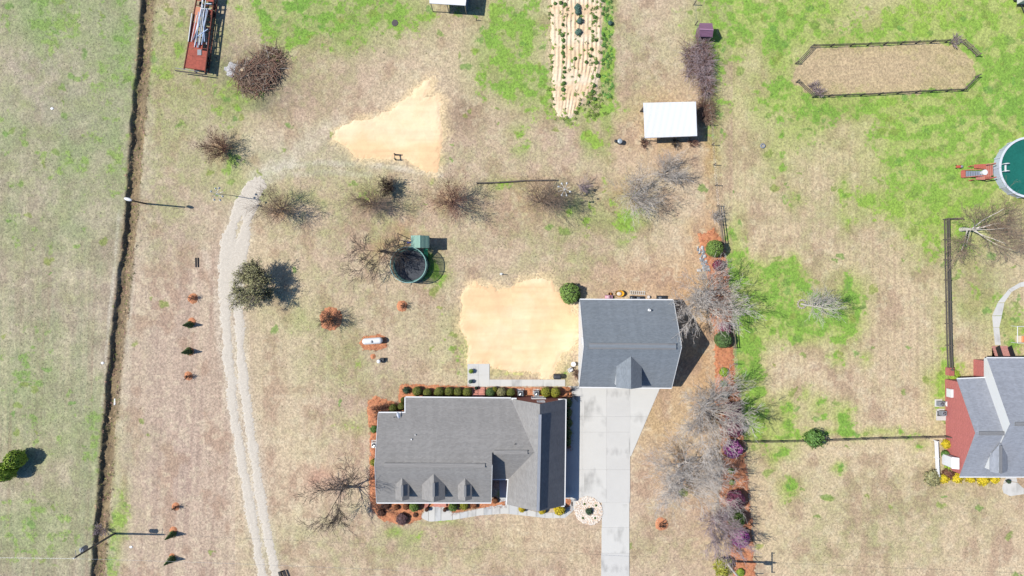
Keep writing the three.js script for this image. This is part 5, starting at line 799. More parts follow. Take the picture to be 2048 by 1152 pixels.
{
  const base = at(290, 407), top = at(262, 401, 5.1), o = thing('lamp_post', 'leaning dark lamp post with white lamp beside the ditch', 'lamp post', base), d = top.clone().sub(base);
  put('pole', bar(V(0, -0.3, 0), d, 0.11, 8, 0.09), MAT.barkDark, o);
  const l = at(256, 398.5, 5.9).sub(base); put('arm', bar(d, l, 0.03), MAT.steel, o);
  const h = new THREE.SphereGeometry(1, 14, 8); h.scale(0.5, 0.16, 0.2); h.rotateY(-0.25); h.translate(l.x, l.y, l.z); put('lamp_head', h, MAT.white, o);
}
function gourdPole(label, base, top, n, seed, mat) {
  reseed(seed); const o = thing('gourd_pole', label, 'gourd pole', base), d = top.clone().sub(base); put('pole', bar(V(0, 0, 0), d, 0.045, 8), mat, o);
  for (let i = 0; i < n; i++) { const a = i / n * 6.283 + 0.4, e = d.clone().add(V(Math.cos(a) * 0.75, 0.1 - (i % 2) * 0.3, Math.sin(a) * 0.75)); put('arm', bar(d.clone().add(V(0, -(i % 2) * 0.3, 0)), e, 0.018, 5), mat, o); if (i % 4 !== 3) { const g = new THREE.LatheGeometry([[0, -0.3], [0.09, -0.27], [0.13, -0.18], [0.11, -0.08], [0.05, 0], [0.02, 0.06]].map(([x, y]) => new THREE.Vector2(x, y)), 10); g.translate(e.x, e.y - 0.05, e.z); put('gourd', g, MAT.white, o); } }
}
gourdPole('white bird gourd rack on a pole beside a crape myrtle', at(1133, 386), at(1129, 378, 5.3), 8, 5, MAT.white);
gourdPole('bird gourd rack on a thin pole left of the gravel drive', at(464, 391), at(433, 387.5, 4.7), 8, 6, MAT.steel);

// ---------- yard things ----------
// trampoline with safety net
{
  const c = at(823, 531), o = thing('trampoline', 'round trampoline with dark net and green rim pad', 'trampoline', c), R = 2.15, N = 8, hm = 0.85, hn = 2.65;
  put('mat', new THREE.CylinderGeometry(R - 0.28, R - 0.28, 0.03, 40).translate(0, hm, 0), withTex(mottled(0.6, 1, 16, 0.3, 2), 1, M(78, 84, 94, 0.8)), o);
  const pad = new THREE.TorusGeometry(R - 0.12, 0.16, 6, 40); pad.scale(1, 1, 0.3); pad.rotateX(Math.PI / 2); pad.translate(0, hm + 0.03, 0); put('rim_pad', pad, M(92, 140, 130, 0.6), o);
  put('frame', new THREE.TorusGeometry(R, 0.03, 6, 40).rotateX(Math.PI / 2).translate(0, hm, 0), MAT.steel, o);
  put('net_ring', new THREE.TorusGeometry(R + 0.02, 0.055, 6, 40).rotateX(Math.PI / 2).translate(0, hn, 0), M(150, 196, 188, 0.5), o);
  for (let i = 0; i < N; i++) { const a = i / N * 6.283 + 0.3, x = Math.cos(a), z = Math.sin(a); put('post', [bar(V(x * (R + 0.04), hm - 0.1, z * (R + 0.04)), V(x * (R + 0.14), hn + 0.12, z * (R + 0.14)), 0.04, 8), bar(V(x * R, 0, z * R), V(x * R, hm, z * R), 0.035, 8)], MAT.darkMetal, o); }
  const nm = M(40, 52, 52, 0.9, { side: THREE.DoubleSide, transparent: true, opacity: 0.62 }); put('net', new THREE.CylinderGeometry(R + 0.03, R - 0.05, hn - hm, 40, 1, true).translate(0, (hn + hm) / 2, 0), nm, o);
  const sk = M(48, 66, 62, 0.9, { side: THREE.DoubleSide }); put('skirt', new THREE.CylinderGeometry(R, R + 0.02, hm - 0.05, 40, 1, true).translate(0, hm / 2, 0), sk, o);
}
// playset with roofed tower, slide and swings
{
  const c = at(843, 486), o = thing('playset', 'wooden playset with green pitched roof, slide and swing beam', 'playset', c), r1 = 3.3, r0 = 2.55, P = (px, py, h) => at(px, py, h).sub(c);
  const a = P(822, 471, r0), b = P(822, 495.5, r0), e = P(858.5, 471.5, r0), f = P(858.5, 496, r0), m = P(840, 470.5, r1), n = P(840, 495.5, r1), corr = M(150, 190, 172, 0.5);
  for (const [t, q] of [[slab([m, n, b, a], 0.04), 0], [slab([m, e, f, n], 0.04), 1]]) put('roof_panel', t, q ? M(134, 172, 156, 0.5) : corr, o);
  for (const [s, t] of [[[a, m, b, n], 0], [[m, e, n, f], 0]]) { for (let k = 1; k < 7; k++) put('roof_rib', bar(s[0].clone().lerp(s[1], k / 7).add(V(0, 0.02, 0)), s[2].clone().lerp(s[3], k / 7).add(V(0, 0.02, 0)), 0.018, 4), corr, o); }
  for (const q of [a, b, e, f]) put('post', box(0.1, r0, 0.1, q.x * 0.85, r0 / 2, q.z * 0.85), MAT.woodDark, o);
  put('deck', box(1.6, 0.08, 1.25, m.x, 1.35, (m.z + n.z) / 2), MAT.wood, o);
  for (let k = 0; k < 5; k++) put('slat', box(0.03, 0.7, 0.16, a.x * 0.86, 1.75, lerp(a.z, b.z, 0.12 + k * 0.19)), MAT.wood, o);
  // slide going down
  const cu = new THREE.CatmullRomCurve3([P(851, 497, 1.45), P(851.5, 506, 1.05), P(852, 515, 0.5), P(852, 523, 0.28)]), sh = new THREE.Shape(); sh.moveTo(-0.3, 0); sh.lineTo(-0.3, 0.16); sh.lineTo(-0.26, 0.16); sh.lineTo(-0.24, 0.04); sh.lineTo(0.24, 0.04); sh.lineTo(0.26, 0.16); sh.lineTo(0.3, 0.16); sh.lineTo(0.3, 0); 
  const tr = []; for (let i = 0; i < 20; i++) { const p = cu.getPoint(i / 20), q = cu.getPoint((i + 1) / 20); for (const [x0, y0, x1, y1] of [[-0.28, 0.14, -0.22, 0.02], [-0.22, 0.02, 0.22, 0.02], [0.22, 0.02, 0.28, 0.14]]) { const A1 = V(p.x + x0, p.y + y0, p.z), B1 = V(p.x + x1, p.y + y1, p.z), C1 = V(q.x + x1, q.y + y1, q.z), D1 = V(q.x + x0, q.y + y0, q.z); tr.push([A1, C1, B1], [A1, D1, C1]); } }
  put('slide', faces(tr), M(60, 150, 112, 0.35, { side: THREE.DoubleSide }), o); put('slide_post', [bar(P(848, 514, 0), P(849, 513, 0.5), 0.03), bar(P(856, 514, 0), P(855, 513, 0.5), 0.03)], MAT.woodDark, o).userData.kind = 'stuff';
  // swing beam to the left with splayed legs
  const s0 = P(823, 484, 2.35), s1 = P(799, 480, 2.35); put('swing_beam', plank(s0, s1, 0.1, 0.15), MAT.woodDark, o);
  put('swing_leg', bar(s1, P(796, 490, 0), 0.05), MAT.woodDark, o); put('swing_leg', bar(s1, P(795, 467, 0), 0.05), MAT.woodDark, o);
  for (const t of [0.4, 0.72]) { const q = s0.clone().lerp(s1, t), sw = put('swing', rbox(0.5, 0.05, 0.22, 0.02, q.x, 0.55, q.z), t < 0.5 ? M(120, 120, 220, 0.5) : MAT.black, o, t < 0.5 ? 'blue swing seat' : undefined); put('rope', [bar(V(q.x - 0.22, 0.55, q.z), V(q.x - 0.22, 2.3, q.z), 0.012, 4), bar(V(q.x + 0.22, 0.55, q.z), V(q.x + 0.22, 2.3, q.z), 0.012, 4)], MAT.steel, sw).userData.kind = 'stuff'; }
}
// propane tank
{
  const o = thing('propane_tank', 'white propane tank on an oval straw bed', 'propane tank', at(747.5, 681)); o.rotation.y = 0.07;
  const g = new THREE.CapsuleGeometry(0.4, 1.75, 8, 20).rotateZ(Math.PI / 2).translate(0, 0.75, 0); put('tank', g, M(256, 256, 256, 0.35), o);
  put('dome_lid', new THREE.SphereGeometry(0.17, 12, 6, 0, 6.3, 0, 1.6).translate(0, 1.1, 0.05), MAT.grey, o); for (const x of [-0.6, 0.6]) put('foot', box(0.12, 0.4, 0.6, x, 0.18, 0), MAT.grey, o);
}
{
  const o = thing('well_cover', 'white and dark well cover box on the lawn below the tank', 'well cover', at(763, 720));
  put('tank', cyl(0.24, 0.24, 0.75, 14, -0.22, 0, 0.1), MAT.white, o); put('lid', new THREE.SphereGeometry(0.24, 14, 6, 0, 6.3, 0, 1.57).scale(1, 0.5, 1).translate(-0.22, 0.75, 0.1), MAT.white, o); put('box', rbox(0.5, 0.55, 0.42, 0.03, 0.15, 0.27, -0.08), MAT.darkMetal, o); put('pipe', bar(V(0.1, 0.5, 0.2), V(0.1, 0.95, 0.2), 0.04), M(230, 214, 170, 0.6), o);
}
// air conditioners
function acUnit(label, px, py, w, mat, pad) {
  const o = thing('air_conditioner', label, 'air conditioner', at(px, py, 0.4).setY(0));
  put('pad', box(w + 0.3, 0.1, w + 0.3, 0, 0.03, 0), pad ?? MAT.concrete, o); put('cabinet', rbox(w, 0.72, w, 0.03, 0, 0.44, 0), mat, o);
  put('fan_well', new THREE.CylinderGeometry(w * 0.38, w * 0.38, 0.02, 20).translate(0, 0.805, 0), MAT.black, o);
  for (let k = 0; k < 3; k++) put('fan_blade', box(w * 0.34, 0.01, w * 0.16, w * 0.19, 0, 0).rotateX(0.3).rotateY(k * 2.09).translate(0, 0.825, 0), MAT.steel, o);
  put('fan_guard', [new THREE.TorusGeometry(w * 0.38, 0.015, 4, 20).rotateX(Math.PI / 2).translate(0, 0.84, 0), new THREE.TorusGeometry(w * 0.2, 0.01, 4, 20).rotateX(Math.PI / 2).translate(0, 0.84, 0)], MAT.grey, o).userData.kind = 'stuff';
}
acUnit('left air conditioner in the straw bed behind the house', 1041, 786, 0.66, MAT.grey); acUnit('right air conditioner in the straw bed behind the house', 1073, 786, 0.62, MAT.grey); acUnit('white heat pump at the left wall of the brick house', 749.5, 889, 0.68, MAT.offWhite); acUnit('air conditioner nearer the meter box at the red gable', 1880.5, 807, 0.62, MAT.grey); acUnit('air conditioner on a large pad below the other at the red gable', 1885, 826, 0.6, MAT.grey, MAT.concreteB);
tag(put('concrete_pad', box(1.35, 0.1, 1.2, 0, 0.03, 0), MAT.concreteB), 'square concrete pad under the lower air conditioner by the red gable', 'pad').position.copy(at(1883, 831));
tag(put('planter_tub', cyl(0.28, 0.34, 0.4, 16), MAT.white), 'white round tub against the red gable beside the air conditioner', 'tub').position.copy(at(1892, 807));
// grill, chairs, planters
{
  const o = thing('grill', 'covered black grill on the grass beside the back walk', 'grill', at(1114, 752)); put('cover', rbox(0.95, 0.85, 0.62, 0.12, 0, 0.5, 0), M(62, 64, 72, 0.7), o); put('hood', new THREE.CapsuleGeometry(0.3, 0.45, 6, 14).rotateZ(Math.PI / 2).translate(0, 0.85, 0), M(62, 64, 72, 0.7), o);
}
function chair(label, px, py, ry) { const o = thing('lawn_chair', label, 'chair', at(px, py)); o.rotation.y = ry; put('seat', rbox(0.5, 0.05, 0.48, 0.02, 0, 0.42, 0), MAT.white, o); put('backrest', rbox(0.5, 0.55, 0.05, 0.02, 0, 0.7, -0.25), MAT.white, o); for (const x of [-0.22, 0.22]) for (const z of [-0.2, 0.2]) put('leg', bar(V(x, 0, z * 1.2), V(x, 0.42, z), 0.022), MAT.white, o); for (const x of [-0.27, 0.27]) put('armrest', rbox(0.06, 0.04, 0.45, 0.015, x, 0.62, 0), MAT.white, o); }
{ const o = thing('patio_table', 'small round white table at the garage corner', 'table', at(1146, 727.5)); put('tabletop', cyl(0.3, 0.3, 0.04, 22, 0, 0.5, 0), MAT.white, o); for (let k = 0; k < 3; k++) put('leg', bar(V(Math.cos(k * 2.1) * 0.24, 0, Math.sin(k * 2.1) * 0.24), V(Math.cos(k * 2.1) * 0.12, 0.5, Math.sin(k * 2.1) * 0.12), 0.02), MAT.white, o); }
chair('white plastic chair beside the small round table', 1140, 739, 0.55);
function planter(label, px, py, leaf, r) { const p = at(px, py), o = thing('potted_plant', label, 'potted plant', p), u = unitShrub('loose', 1); put('pot', new THREE.LatheGeometry([[0, 0], [0.15, 0], [0.21, 0.3], [0.23, 0.32], [0.2, 0.32], [0.18, 0.28], [0, 0.28]].map(([x, y]) => new THREE.Vector2(x, y)), 16).translate(0, 0.06, 0), MAT.darkMetal, o); const f = put('foliage', u.leaves, leaf, o); f.scale.set(r, 0.4, r); f.position.y = 0.28; f.userData.kind = 'stuff'; }
planter('lime green potted plant on the patio', 943, 741.5, LEAF.lime, 0.28); planter('grey green potted plant on the patio nearer the steps', 942, 762, LEAF.blue, 0.24); planter('potted plant left of the front porch step', 855, 1016.5, LEAF.brown, 0.24); planter('potted plant right of the front porch step', 891, 1017, LEAF.brown, 0.24); planter('dark pot on the neighbour\'s front landing', 2012, 961, LEAF.dark, 0.22); planter('potted plant at the foot of the back steps', 953, 775.5, LEAF.dark, 0.16);
// things behind the garage
{
  const o = thing('wheelbarrow', 'yellow wheelbarrow behind the garage holding a pale load', 'wheelbarrow', at(1238, 587)); const t = new THREE.LatheGeometry([[0.2, 0.3], [0.28, 0.34], [0.44, 0.62], [0.46, 0.62], [0.3, 0.32]].map(([x, y]) => new THREE.Vector2(x, y)), 18); t.scale(1.25, 1, 0.9); put('tray', t, M(250, 186, 50, 0.5, { side: THREE.DoubleSide }), o); put('load', new THREE.SphereGeometry(0.3, 10, 6).scale(1.1, 0.5, 0.9).translate(-0.05, 0.45, 0.03), M(236, 224, 210, 0.9), o); put('wheel', new THREE.TorusGeometry(0.15, 0.05, 6, 14).translate(0.6, 0.2, 0), MAT.rubber, o); for (const z of [-0.2, 0.2]) put('handle', bar(V(0.5, 0.28, z * 0.5), V(-0.85, 0.5, z * 1.4), 0.022), MAT.wood, o);
}
{
  const o = thing('ladder', 'aluminium ladder lying flat behind the garage', 'ladder', at(1275, 585.5)); o.rotation.y = -0.05; for (const z of [-0.2, 0.2]) put('rail', box(1.95, 0.07, 0.05, 0, 0.12, z), M(226, 226, 222, 0.4), o); for (let k = 0; k < 8; k++) put('rung', box(0.06, 0.04, 0.38, -0.85 + k * 0.243, 0.12, 0), M(226, 226, 222, 0.4), o);
}
{ const o = thing('toy_car', 'faded pink ride-on toy car behind the garage', 'toy', at(1217, 594)); put('body', rbox(0.95, 0.32, 0.46, 0.1, 0, 0.3, 0), M(232, 168, 186, 0.5), o); put('seat', rbox(0.3, 0.2, 0.36, 0.05, -0.15, 0.48, 0), M(240, 200, 210, 0.5), o); put('windscreen', rbox(0.05, 0.25, 0.4, 0.02, 0.15, 0.55, 0), MAT.glass, o); for (const x of [-0.3, 0.3]) for (const z of [-0.24, 0.24]) put('wheel', new THREE.CylinderGeometry(0.13, 0.13, 0.1, 14).rotateX(Math.PI / 2).translate(x, 0.13, z), MAT.rubber, o); }
function crate(label, px, py, w, d, h, mat, ry = 0) { const o = thing('storage_box', label, 'box', at(px, py)); o.rotation.y = ry; put('box', rbox(w, h, d, 0.03, 0, h / 2, 0), mat, o); put('lid', rbox(w + 0.06, 0.06, d + 0.06, 0.02, 0, h + 0.02, 0), MAT.darkMetal, o); put('latch', rbox(w * 0.3, 0.04, d * 0.5, 0.01, -w * 0.15, h + 0.06, 0), MAT.steel, o); }
crate('black storage box at the right end of the garage back wall', 1321, 595.5, 1.05, 0.5, 0.5, MAT.black); crate('grey storage bin under the ladder by the garage wall', 1263, 595.5, 0.5, 0.45, 0.5, MAT.grey); crate('dark flat case right of the grey bin', 1279, 596, 1.1, 0.4, 0.2, MAT.black);
tag(put('flower_pot', new THREE.LatheGeometry([[0, 0], [0.14, 0], [0.2, 0.32], [0.17, 0.32], [0.13, 0.05]].map(([x, y]) => new THREE.Vector2(x, y)), 14), M(232, 150, 50, 0.7)), 'orange flower pot left of the yellow wheelbarrow', 'pot').position.copy(at(1219, 588));
tag(put('bucket', cyl(0.15, 0.19, 0.36, 14), M(236, 228, 222, 0.6)), 'pale bucket between the ladder and the wall', 'bucket').position.copy(at(1296, 594));
// stacked field stones
{
  reseed(61); const o = thing('stone_pile', 'loose row of grey stones left of the fence bed', 'stones', at(1405, 516)); for (let i = 0; i < 70; i++) { const t = rnd(), g = new THREE.DodecahedronGeometry(rr(0.09, 0.2), 0); g.scale(1, rr(0.4, 0.7), rr(0.7, 1.2)); g.rotateY(rr(0, 6)); g.translate(lerp(-0.4, 0.5, t) + rr(-0.4, 0.4), rr(0.05, 0.16), lerp(-1.4, 1.6, t)); put('stone', g, pick([MAT.grey, MAT.grey, MAT.concreteC]), o); }
  tag(put('stone_block', rbox(0.5, 0.25, 0.28, 0.03), MAT.concreteB), 'pale oblong block below the row of stones', 'block').position.copy(at(1398, 541, 0.12));
}
// rusty wagon with pipes
{
  const h = 1.25, o = thing('flatbed_wagon', 'long rusty flatbed wagon with an open ladder frame', 'wagon', V(0, 0, 0)), P = (u, v, e = 0) => { const a = at(lerp(366, 411, u) , lerp(139, 146, u), h), b = at(lerp(394, 430, u), lerp(-14, -12, u), h); return a.lerp(b, v).add(V(0, e, 0)); };
  for (const [u0, u1, v0, v1, l] of [[0.06, 0.98, 0.03, 0.19, 0], [0.06, 0.98, 0.192, 0.275, 0], [0.06, 0.72, 0.278, 0.365, 0], [0.06, 0.35, 0.37, 0.62, 0], [0.06, 0.4, 0.63, 0.82, 1], [0.4, 0.94, 0.73, 0.80, 0], [0.06, 0.94, 0.90, 0.99, 0]]) put('deck_plate', slab([P(u0, v0, 0.03), P(u1, v0, 0.03), P(u1, v1, 0.03), P(u0, v1, 0.03)], 0.03), l ? M(222, 150, 116, 0.9) : MAT.rust, o);
  for (const u of [0.04, 0.98]) put('side_beam', plank(P(u, 0.0), P(u, 1), 0.1, 0.2), MAT.rustDark, o); put('centre_beam', plank(P(0.5, 0, -0.12), P(0.5, 1, -0.12), 0.16, 0.2), MAT.rustDark, o);
  for (let k = 0; k < 15; k++) put('crossbar', plank(P(0.04, 0.03 + k * 0.068, -0.06), P(0.98, 0.03 + k * 0.068, -0.06), 0.09, 0.1), MAT.rustDark, o);
  const lo = (p) => V(p.x, 0.5, p.z);
  put('lower_rail', plank(lo(P(1.0, 0.02)), lo(P(1.0, 1)), 0.08, 0.1), MAT.rustDark, o); for (let k = 0; k < 15; k++) put('stake', bar(P(0.99, 0.03 + k * 0.068), lo(P(1.0, 0.03 + k * 0.068)), 0.035, 5), MAT.rustDark, o);
  put('bumper', [plank(P(-0.32, -0.03, 0.05), P(1.0, -0.02, 0.0), 0.12, 0.2)], MAT.woodDark, o); put('bumper_cap', plank(P(-0.32, 0.0, 0.2), P(0.75, 0.0, 0.2), 0.05, 0.08), MAT.grey, o);
  for (const v of [0.12, 0.2, 0.78, 0.88]) for (const u of [0.15, 0.85]) { const q = P(u, v); put('wheel', new THREE.TorusGeometry(0.32, 0.12, 8, 18).rotateY(Math.PI / 2).translate(q.x, 0.42, q.z), MAT.rubber, o); }
  const q = P(0.62, 0.245, 0.06); put('hatch', rbox(0.5, 0.04, 0.7, 0.01, q.x, q.y + 0.02, q.z), MAT.grey, o);
  // pipes lying on it, each on its own
  reseed(17); const pipes = [[0.3, 0.42, 0.45, 0.93], [0.05, 0.36, 0.0, 0.72], [0.2, 0.36, 0.28, 0.70], [0.42, 0.32, 0.42, 0.86], [0.5, 0.3, 0.3, 0.75], [0.56, 0.3, 0.5, 0.84], [0.6, 0.33, 0.62, 0.9], [0.84, 0.38, 0.34, 0.95], [0.92, 0.35, 0.5, 0.82], [0.7, 0.34, 0.72, 0.8], [0.46, 0.44, 0.93, 0.54], [0.28, 0.38, 0.5, 0.66], [0.36, 0.3, 0.36, 0.7], [0.66, 0.44, 0.8, 0.78], [0.58, 0.86, 0.95, 0.86], [0.45, 0.79, 0.9, 0.8]];
  pipes.forEach(([u0, v0, u1, v1], i) => tag(put('pipe', bar(P(u0, v0, 0.12 + (i % 4) * 0.07), P(u1, v1, 0.14 + ((i + 1) % 4) * 0.07), rr(0.045, 0.08), 8), pick([MAT.white, MAT.steel, M(190, 210, 240, 0.4), MAT.white])), 'white or bluish pipe in the loose heap on the rusty wagon', 'pipe', 'pipes heaped on the rusty wagon'));
}
// posts, stakes, small things on the ground
{ const o = thing('post_frame', 'two short posts with a rail standing in the sand fan', 'post frame', at(800, 315)); put('post', box(0.14, 1.0, 0.14, -0.55, 0.5, -0.3), MAT.woodDark, o); put('post', box(0.14, 1.0, 0.14, -0.5, 0.5, 0.3), MAT.woodDark, o); put('rail', plank(V(-0.55, 0.8, -0.3), V(-0.5, 0.8, 0.3), 0.06, 0.14), MAT.woodDark, o); put('board', plank(V(-0.5, 0.2, -0.34), V(0.3, 0.12, -0.3), 0.14, 0.05), MAT.wood, o); }
function stake(label, px, py, h, mat = MAT.barkDark) { const o = thing('stake', label, 'stake', at(px, py)); put('shaft', cyl(0.05, 0.045, h, 7), mat, o); put('cap', new THREE.SphereGeometry(0.06, 8, 5).translate(0, h, 0), mat, o); }
{ for (const [x, l] of [[391.5, 'left of two dark rods lying side by side on the field'], [396, 'right of two dark rods lying side by side on the field']]) tag(put('rod', bar(V(0, 0.08, -0.6), V(0.03, 0.08, 0.6), 0.06, 8), MAT.black), l, 'rod').position.copy(at(x, 525)); }
stake('short stake above the square sand patch', 1005, 549, 0.8); tag(put('flat_stone', new THREE.DodecahedronGeometry(0.2, 0).scale(1.2, 0.5, 0.9), MAT.offWhite), 'white stone beside the stake above the sand patch', 'stone').position.copy(at(1003, 548, 0.05));
stake('short dark post below the open shed at the top edge', 953, 41, 0.7);
{ const o = thing('tyre', 'old tyre lying in the right field', 'tyre', at(1525, 292)); put('tread', new THREE.TorusGeometry(0.24, 0.1, 8, 20).rotateX(Math.PI / 2).translate(0, 0.1, 0), MAT.grey, o); put('inside', cyl(0.16, 0.16, 0.05, 14, 0, 0.02, 0), MAT.woodPale, o); }
{ const o = thing('tree_ring', 'pale stone ring round the slender tree in the right field', 'tree ring', at(1603, 608)); for (let k = 0; k < 12; k++) { const a = k / 12 * 6.283; put('stone', rbox(0.24, 0.18, 0.2, 0.04).rotateY(-a).translate(Math.cos(a) * 0.5, 0.08, Math.sin(a) * 0.5), MAT.woodPale, o); } }
{ const o = thing('trash_can', 'dark round trash can on the lawn left of the pole barn', 'trash can', at(1238, 285)); put('can', cyl(0.26, 0.3, 0.8, 16), MAT.darkMetal, o); put('lid', new THREE.SphereGeometry(0.32, 14, 6, 0, 6.3, 0, 1.5).scale(1, 0.4, 1).translate(0, 0.8, 0), M(180, 190, 196, 0.4), o); put('bin_bag', new THREE.SphereGeometry(0.22, 10, 8).scale(1, 0.6, 1).translate(-0.4, 0.12, -0.15), MAT.black, o); }
tag(put('charcoal_patch', cyl(0.42, 0.38, 0.05, 20, 0, 0, 0), M(100, 92, 92, 1)), 'round burnt patch on the green lawn below the open shed', 'burnt patch').position.copy(at(790, 46)); scene.children[scene.children.length - 1].position.y = 0.0;
{ const o = thing('culvert_pipe', 'short pale pipe end lying in the ditch', 'culvert pipe', at(228, 804)); put('pipe', new THREE.CylinderGeometry(0.2, 0.2, 0.8, 14, 1, true).rotateX(Math.PI / 2 - 0.1).translate(0, -0.35, 0), M(236, 236, 232, 0.6, { side: THREE.DoubleSide }), o); put('collar', new THREE.TorusGeometry(0.21, 0.03, 6, 14).translate(0, -0.31, 0.4), MAT.grey, o); }
{ const o = thing('bench', 'dark bench cut by the bottom edge beside the gravel drive', 'bench', at(565, 1150)); o.rotation.y = 0.35; for (let k = 0; k < 3; k++) put('slat', rbox(0.12, 0.04, 1.3, 0.01, -0.16 + k * 0.15, 0.45, 0), MAT.black, o); for (const z of [-0.5, 0.5]) put('leg', box(0.4, 0.44, 0.08, 0, 0.22, z), MAT.black, o); put('backrest', rbox(0.05, 0.35, 1.3, 0.01, 0.26, 0.7, 0), MAT.black, o); }
reseed(5);
[[104, 217, 'white litter scrap in the left field near the top'], [205, 726, 'white litter scrap beside the ditch'], [262, 1094, 'white stone right of the ditch near the bottom'], [1340, 1133, 'pale scrap on the lawn']].slice(0, 3).forEach(([x, y, l]) => tag(put('litter', new THREE.DodecahedronGeometry(0.2, 0).scale(1.1, 0.3, 0.9), MAT.white), l, 'litter').position.copy(at(x, y, 0.04)));
// ---------- the neighbour's pool ----------
{
  const c = at(2044, 338), o = thing('swimming_pool', 'round above ground pool with white rim and green water', 'pool', c), R = 3.62, h = 1.25, N = 18;
  put('wall', new THREE.CylinderGeometry(R, R, h, 48, 1, true).translate(0, h / 2, 0), M(214, 222, 240, 0.4, { side: THREE.DoubleSide }), o);
  put('water', new THREE.CircleGeometry(R - 0.02, 48).rotateX(-Math.PI / 2).translate(0, h - 0.18, 0), withTex(mottled(0.8, 1, 24, 0.25, 4), 4, M(46, 128, 112, 0.25)), o);
  for (let k = 0; k < N; k++) { const P = []; for (let s = 0; s <= 4; s++) { const a = (k + s / 4 * 0.985) / N * 6.283; P.push(V(Math.cos(a) * (R - 0.1), h + 0.05, Math.sin(a) * (R - 0.1))); } for (let s = 4; s >= 0; s--) { const a = (k + s / 4 * 0.985) / N * 6.283; P.push(V(Math.cos(a) * (R + 0.16), h + 0.05, Math.sin(a) * (R + 0.16))); } put('rim_segment', slab(P, 0.06), M(240, 244, 252, 0.35), o); const a = k / N * 6.283; put('upright', box(0.08, h, 0.16, R + 0.06, h / 2, 0).rotateY(-a), M(226, 230, 244, 0.4), o); }
}
{
  const o = thing('pool_deck', 'red brown wooden steps and landing at the pool', 'pool deck', at(1972, 343)), P = (px, py, h) => at(px, py, h).sub(o.position);
  const board = (x0, y0, x1, y1, h, m) => put('board', slab([P(x0, y0, h), P(x1, y0, h), P(x1, y1, h), P(x0, y1, h)], 0.04), m, o);
  for (let k = 0; k < 8; k++) board(1971 + k * 1.9, 329, 1972.6 + k * 1.9, 354 - (k > 5 ? 3 : 0), 1.35, k % 2 ? MAT.deckPale : MAT.deck);
  for (let k = 0; k < 5; k++) { board(1948 + k * 4.6, 329 - k * 0.3, 1952.3 + k * 4.6, 336.5, 0.3 + k * 0.22, MAT.deck); board(1952 + k * 3.8, 351.5, 1955.5 + k * 3.8, 359.5, 0.35 + k * 0.2, MAT.deckPale); }
  board(1922, 341, 1931, 355, 0.3, MAT.deck);
  put('stringer', plank(P(1924, 341, 0.3), P(1972, 337.5, 1.25), 0.07, 0.2), MAT.deck, o); put('stringer', plank(P(1924, 355, 0.3), P(1972, 350.5, 1.25), 0.07, 0.2), MAT.deck, o);
  for (let k = 0; k < 7; k++) put('tread', slab([P(1932 + k * 4.9, 342, 0.35 + k * 0.12), P(1936 + k * 4.9, 342, 0.35 + k * 0.12), P(1936 + k * 4.9, 353, 0.35 + k * 0.12), P(1932 + k * 4.9, 353, 0.35 + k * 0.12)], 0.04), M(150, 160, 176, 0.7), o);
  for (const [x, y] of [[1972, 329], [1986, 329], [1972, 355], [1986, 356], [1950, 330], [1952, 358]]) { const q = P(x, y, 1.3); put('post', box(0.1, x < 1960 ? 0.9 : 1.75, 0.1, q.x, x < 1960 ? 0.45 : 0.87, q.z), MAT.deck, o); }
  put('handrail', plank(P(1972, 329, 1.9), P(1992, 326, 1.9), 0.1, 0.06), MAT.deckPale, o); put('handrail', plank(P(1970, 357, 1.9), P(1993, 354, 1.9), 0.12, 0.06), MAT.deck, o);
}
{ const o = thing('pool_ladder', 'white plastic pool ladder rails over the rim', 'pool ladder', at(1992, 338)); for (const z of [-0.35, 0.55]) { put('rail', new THREE.TubeGeometry(new THREE.CatmullRomCurve3([V(-0.15, 1.2, z), V(-0.15, 1.85, z), V(0.1, 2.0, z), V(0.35, 1.85, z), V(0.35, 1.1, z)]), 20, 0.05, 8), MAT.white, o); } for (let k = 0; k < 3; k++) put('tread', box(0.12, 0.04, 0.9, 0.35, 1.0 - k * 0.12 + 0.2, 0.1), MAT.white, o); }
tag(put('bucket', cyl(0.28, 0.34, 0.5, 18), MAT.white), 'white round tub on the pool deck landing', 'tub').position.copy(at(1964, 346, 0.9).setY(0.95));
{ const o = thing('toy_wagon', 'small red and grey garden cart left of the pool steps', 'cart', at(1916, 334)); put('tray', rbox(0.55, 0.18, 0.3, 0.03, -0.1, 0.25, 0), M(214, 96, 74, 0.6), o); put('motor', rbox(0.26, 0.3, 0.28, 0.05, 0.25, 0.3, 0), MAT.grey, o); for (const x of [-0.3, 0.25]) for (const z of [-0.2, 0.2]) put('wheel', new THREE.CylinderGeometry(0.1, 0.1, 0.06, 12).rotateX(Math.PI / 2).translate(x, 0.1, z), MAT.rubber, o); }
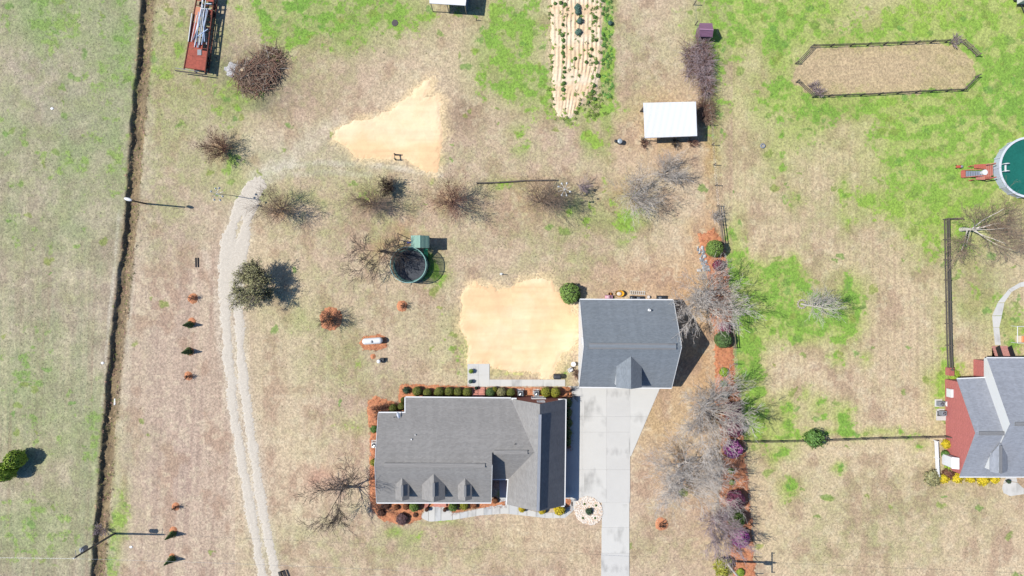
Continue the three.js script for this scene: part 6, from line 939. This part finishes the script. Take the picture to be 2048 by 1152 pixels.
// white trailer cut by the top right corner
{ const o = thing('utility_trailer', 'white topped trailer cut by the top right corner', 'trailer', at(2046, -4)); put('body', rbox(2.3, 1.3, 2.0, 0.05, 0, 1.15, 0), MAT.offWhite, o); put('roof_panel', rbox(2.36, 0.06, 2.06, 0.02, 0, 1.83, 0), MAT.white, o); put('bumper', box(2.3, 0.14, 0.1, 0, 0.5, 1.08), MAT.darkMetal, o); put('tongue', [bar(V(-0.6, 0.5, 1.0), V(-0.1, 0.45, 2.2), 0.05), bar(V(0.4, 0.5, 1.0), V(-0.1, 0.45, 2.2), 0.05)], MAT.darkMetal, o); for (const x of [-1.2, 1.2]) put('wheel', new THREE.TorusGeometry(0.26, 0.1, 8, 18).rotateY(Math.PI / 2).translate(x, 0.36, 0.2), MAT.rubber, o); }
// swing frame and orange toy by the neighbour's path
{ const o = thing('goal_frame', 'white tube frame beside the neighbour\'s path', 'goal frame', at(2034, 667)); for (const x of [-0.75, 2.2]) for (const z of [-0.95, 1.1]) put('upright', bar(V(x, 0, z), V(x, 1.1, z), 0.035), MAT.white, o); for (const [a, b] of [[[-0.75, -0.95], [2.2, -0.95]], [[-0.75, 1.1], [2.2, 1.1]], [[-0.75, -0.95], [-0.75, 1.1]]]) put('tube', bar(V(a[0], 1.1, a[1]), V(b[0], 1.1, b[1]), 0.04), MAT.white, o); }
{ const o = thing('toy_house', 'low orange and cream toy box inside the white frame', 'toy', at(2040, 678)); put('base', rbox(1.2, 0.35, 0.9, 0.05, 0, 0.18, 0), M(238, 222, 190, 0.6), o); put('top', rbox(0.8, 0.2, 0.8, 0.05, 0.3, 0.45, 0), M(248, 160, 100, 0.5), o); }
{ const o = thing('brick_pier', 'low red brick pier where the rail fence meets the house', 'brick pier', at(1895, 742)); put('pier', box(0.55, 0.8, 0.95, 0, 0.4, 0), MAT.brickRed, o); put('cap', rbox(0.62, 0.06, 1.02, 0.02, 0, 0.83, 0), brickMat(206, 120, 112), o); }
{ const o = thing('garden_ornament', 'white dog shaped ornament beside the brick pier', 'ornament', at(1903, 751)); put('body', new THREE.SphereGeometry(0.16, 10, 8).scale(1.2, 0.9, 0.8).translate(0, 0.18, 0), MAT.white, o); put('head', new THREE.SphereGeometry(0.1, 10, 8).translate(0.18, 0.35, 0), MAT.black, o); }
renderer.render(scene, camera);
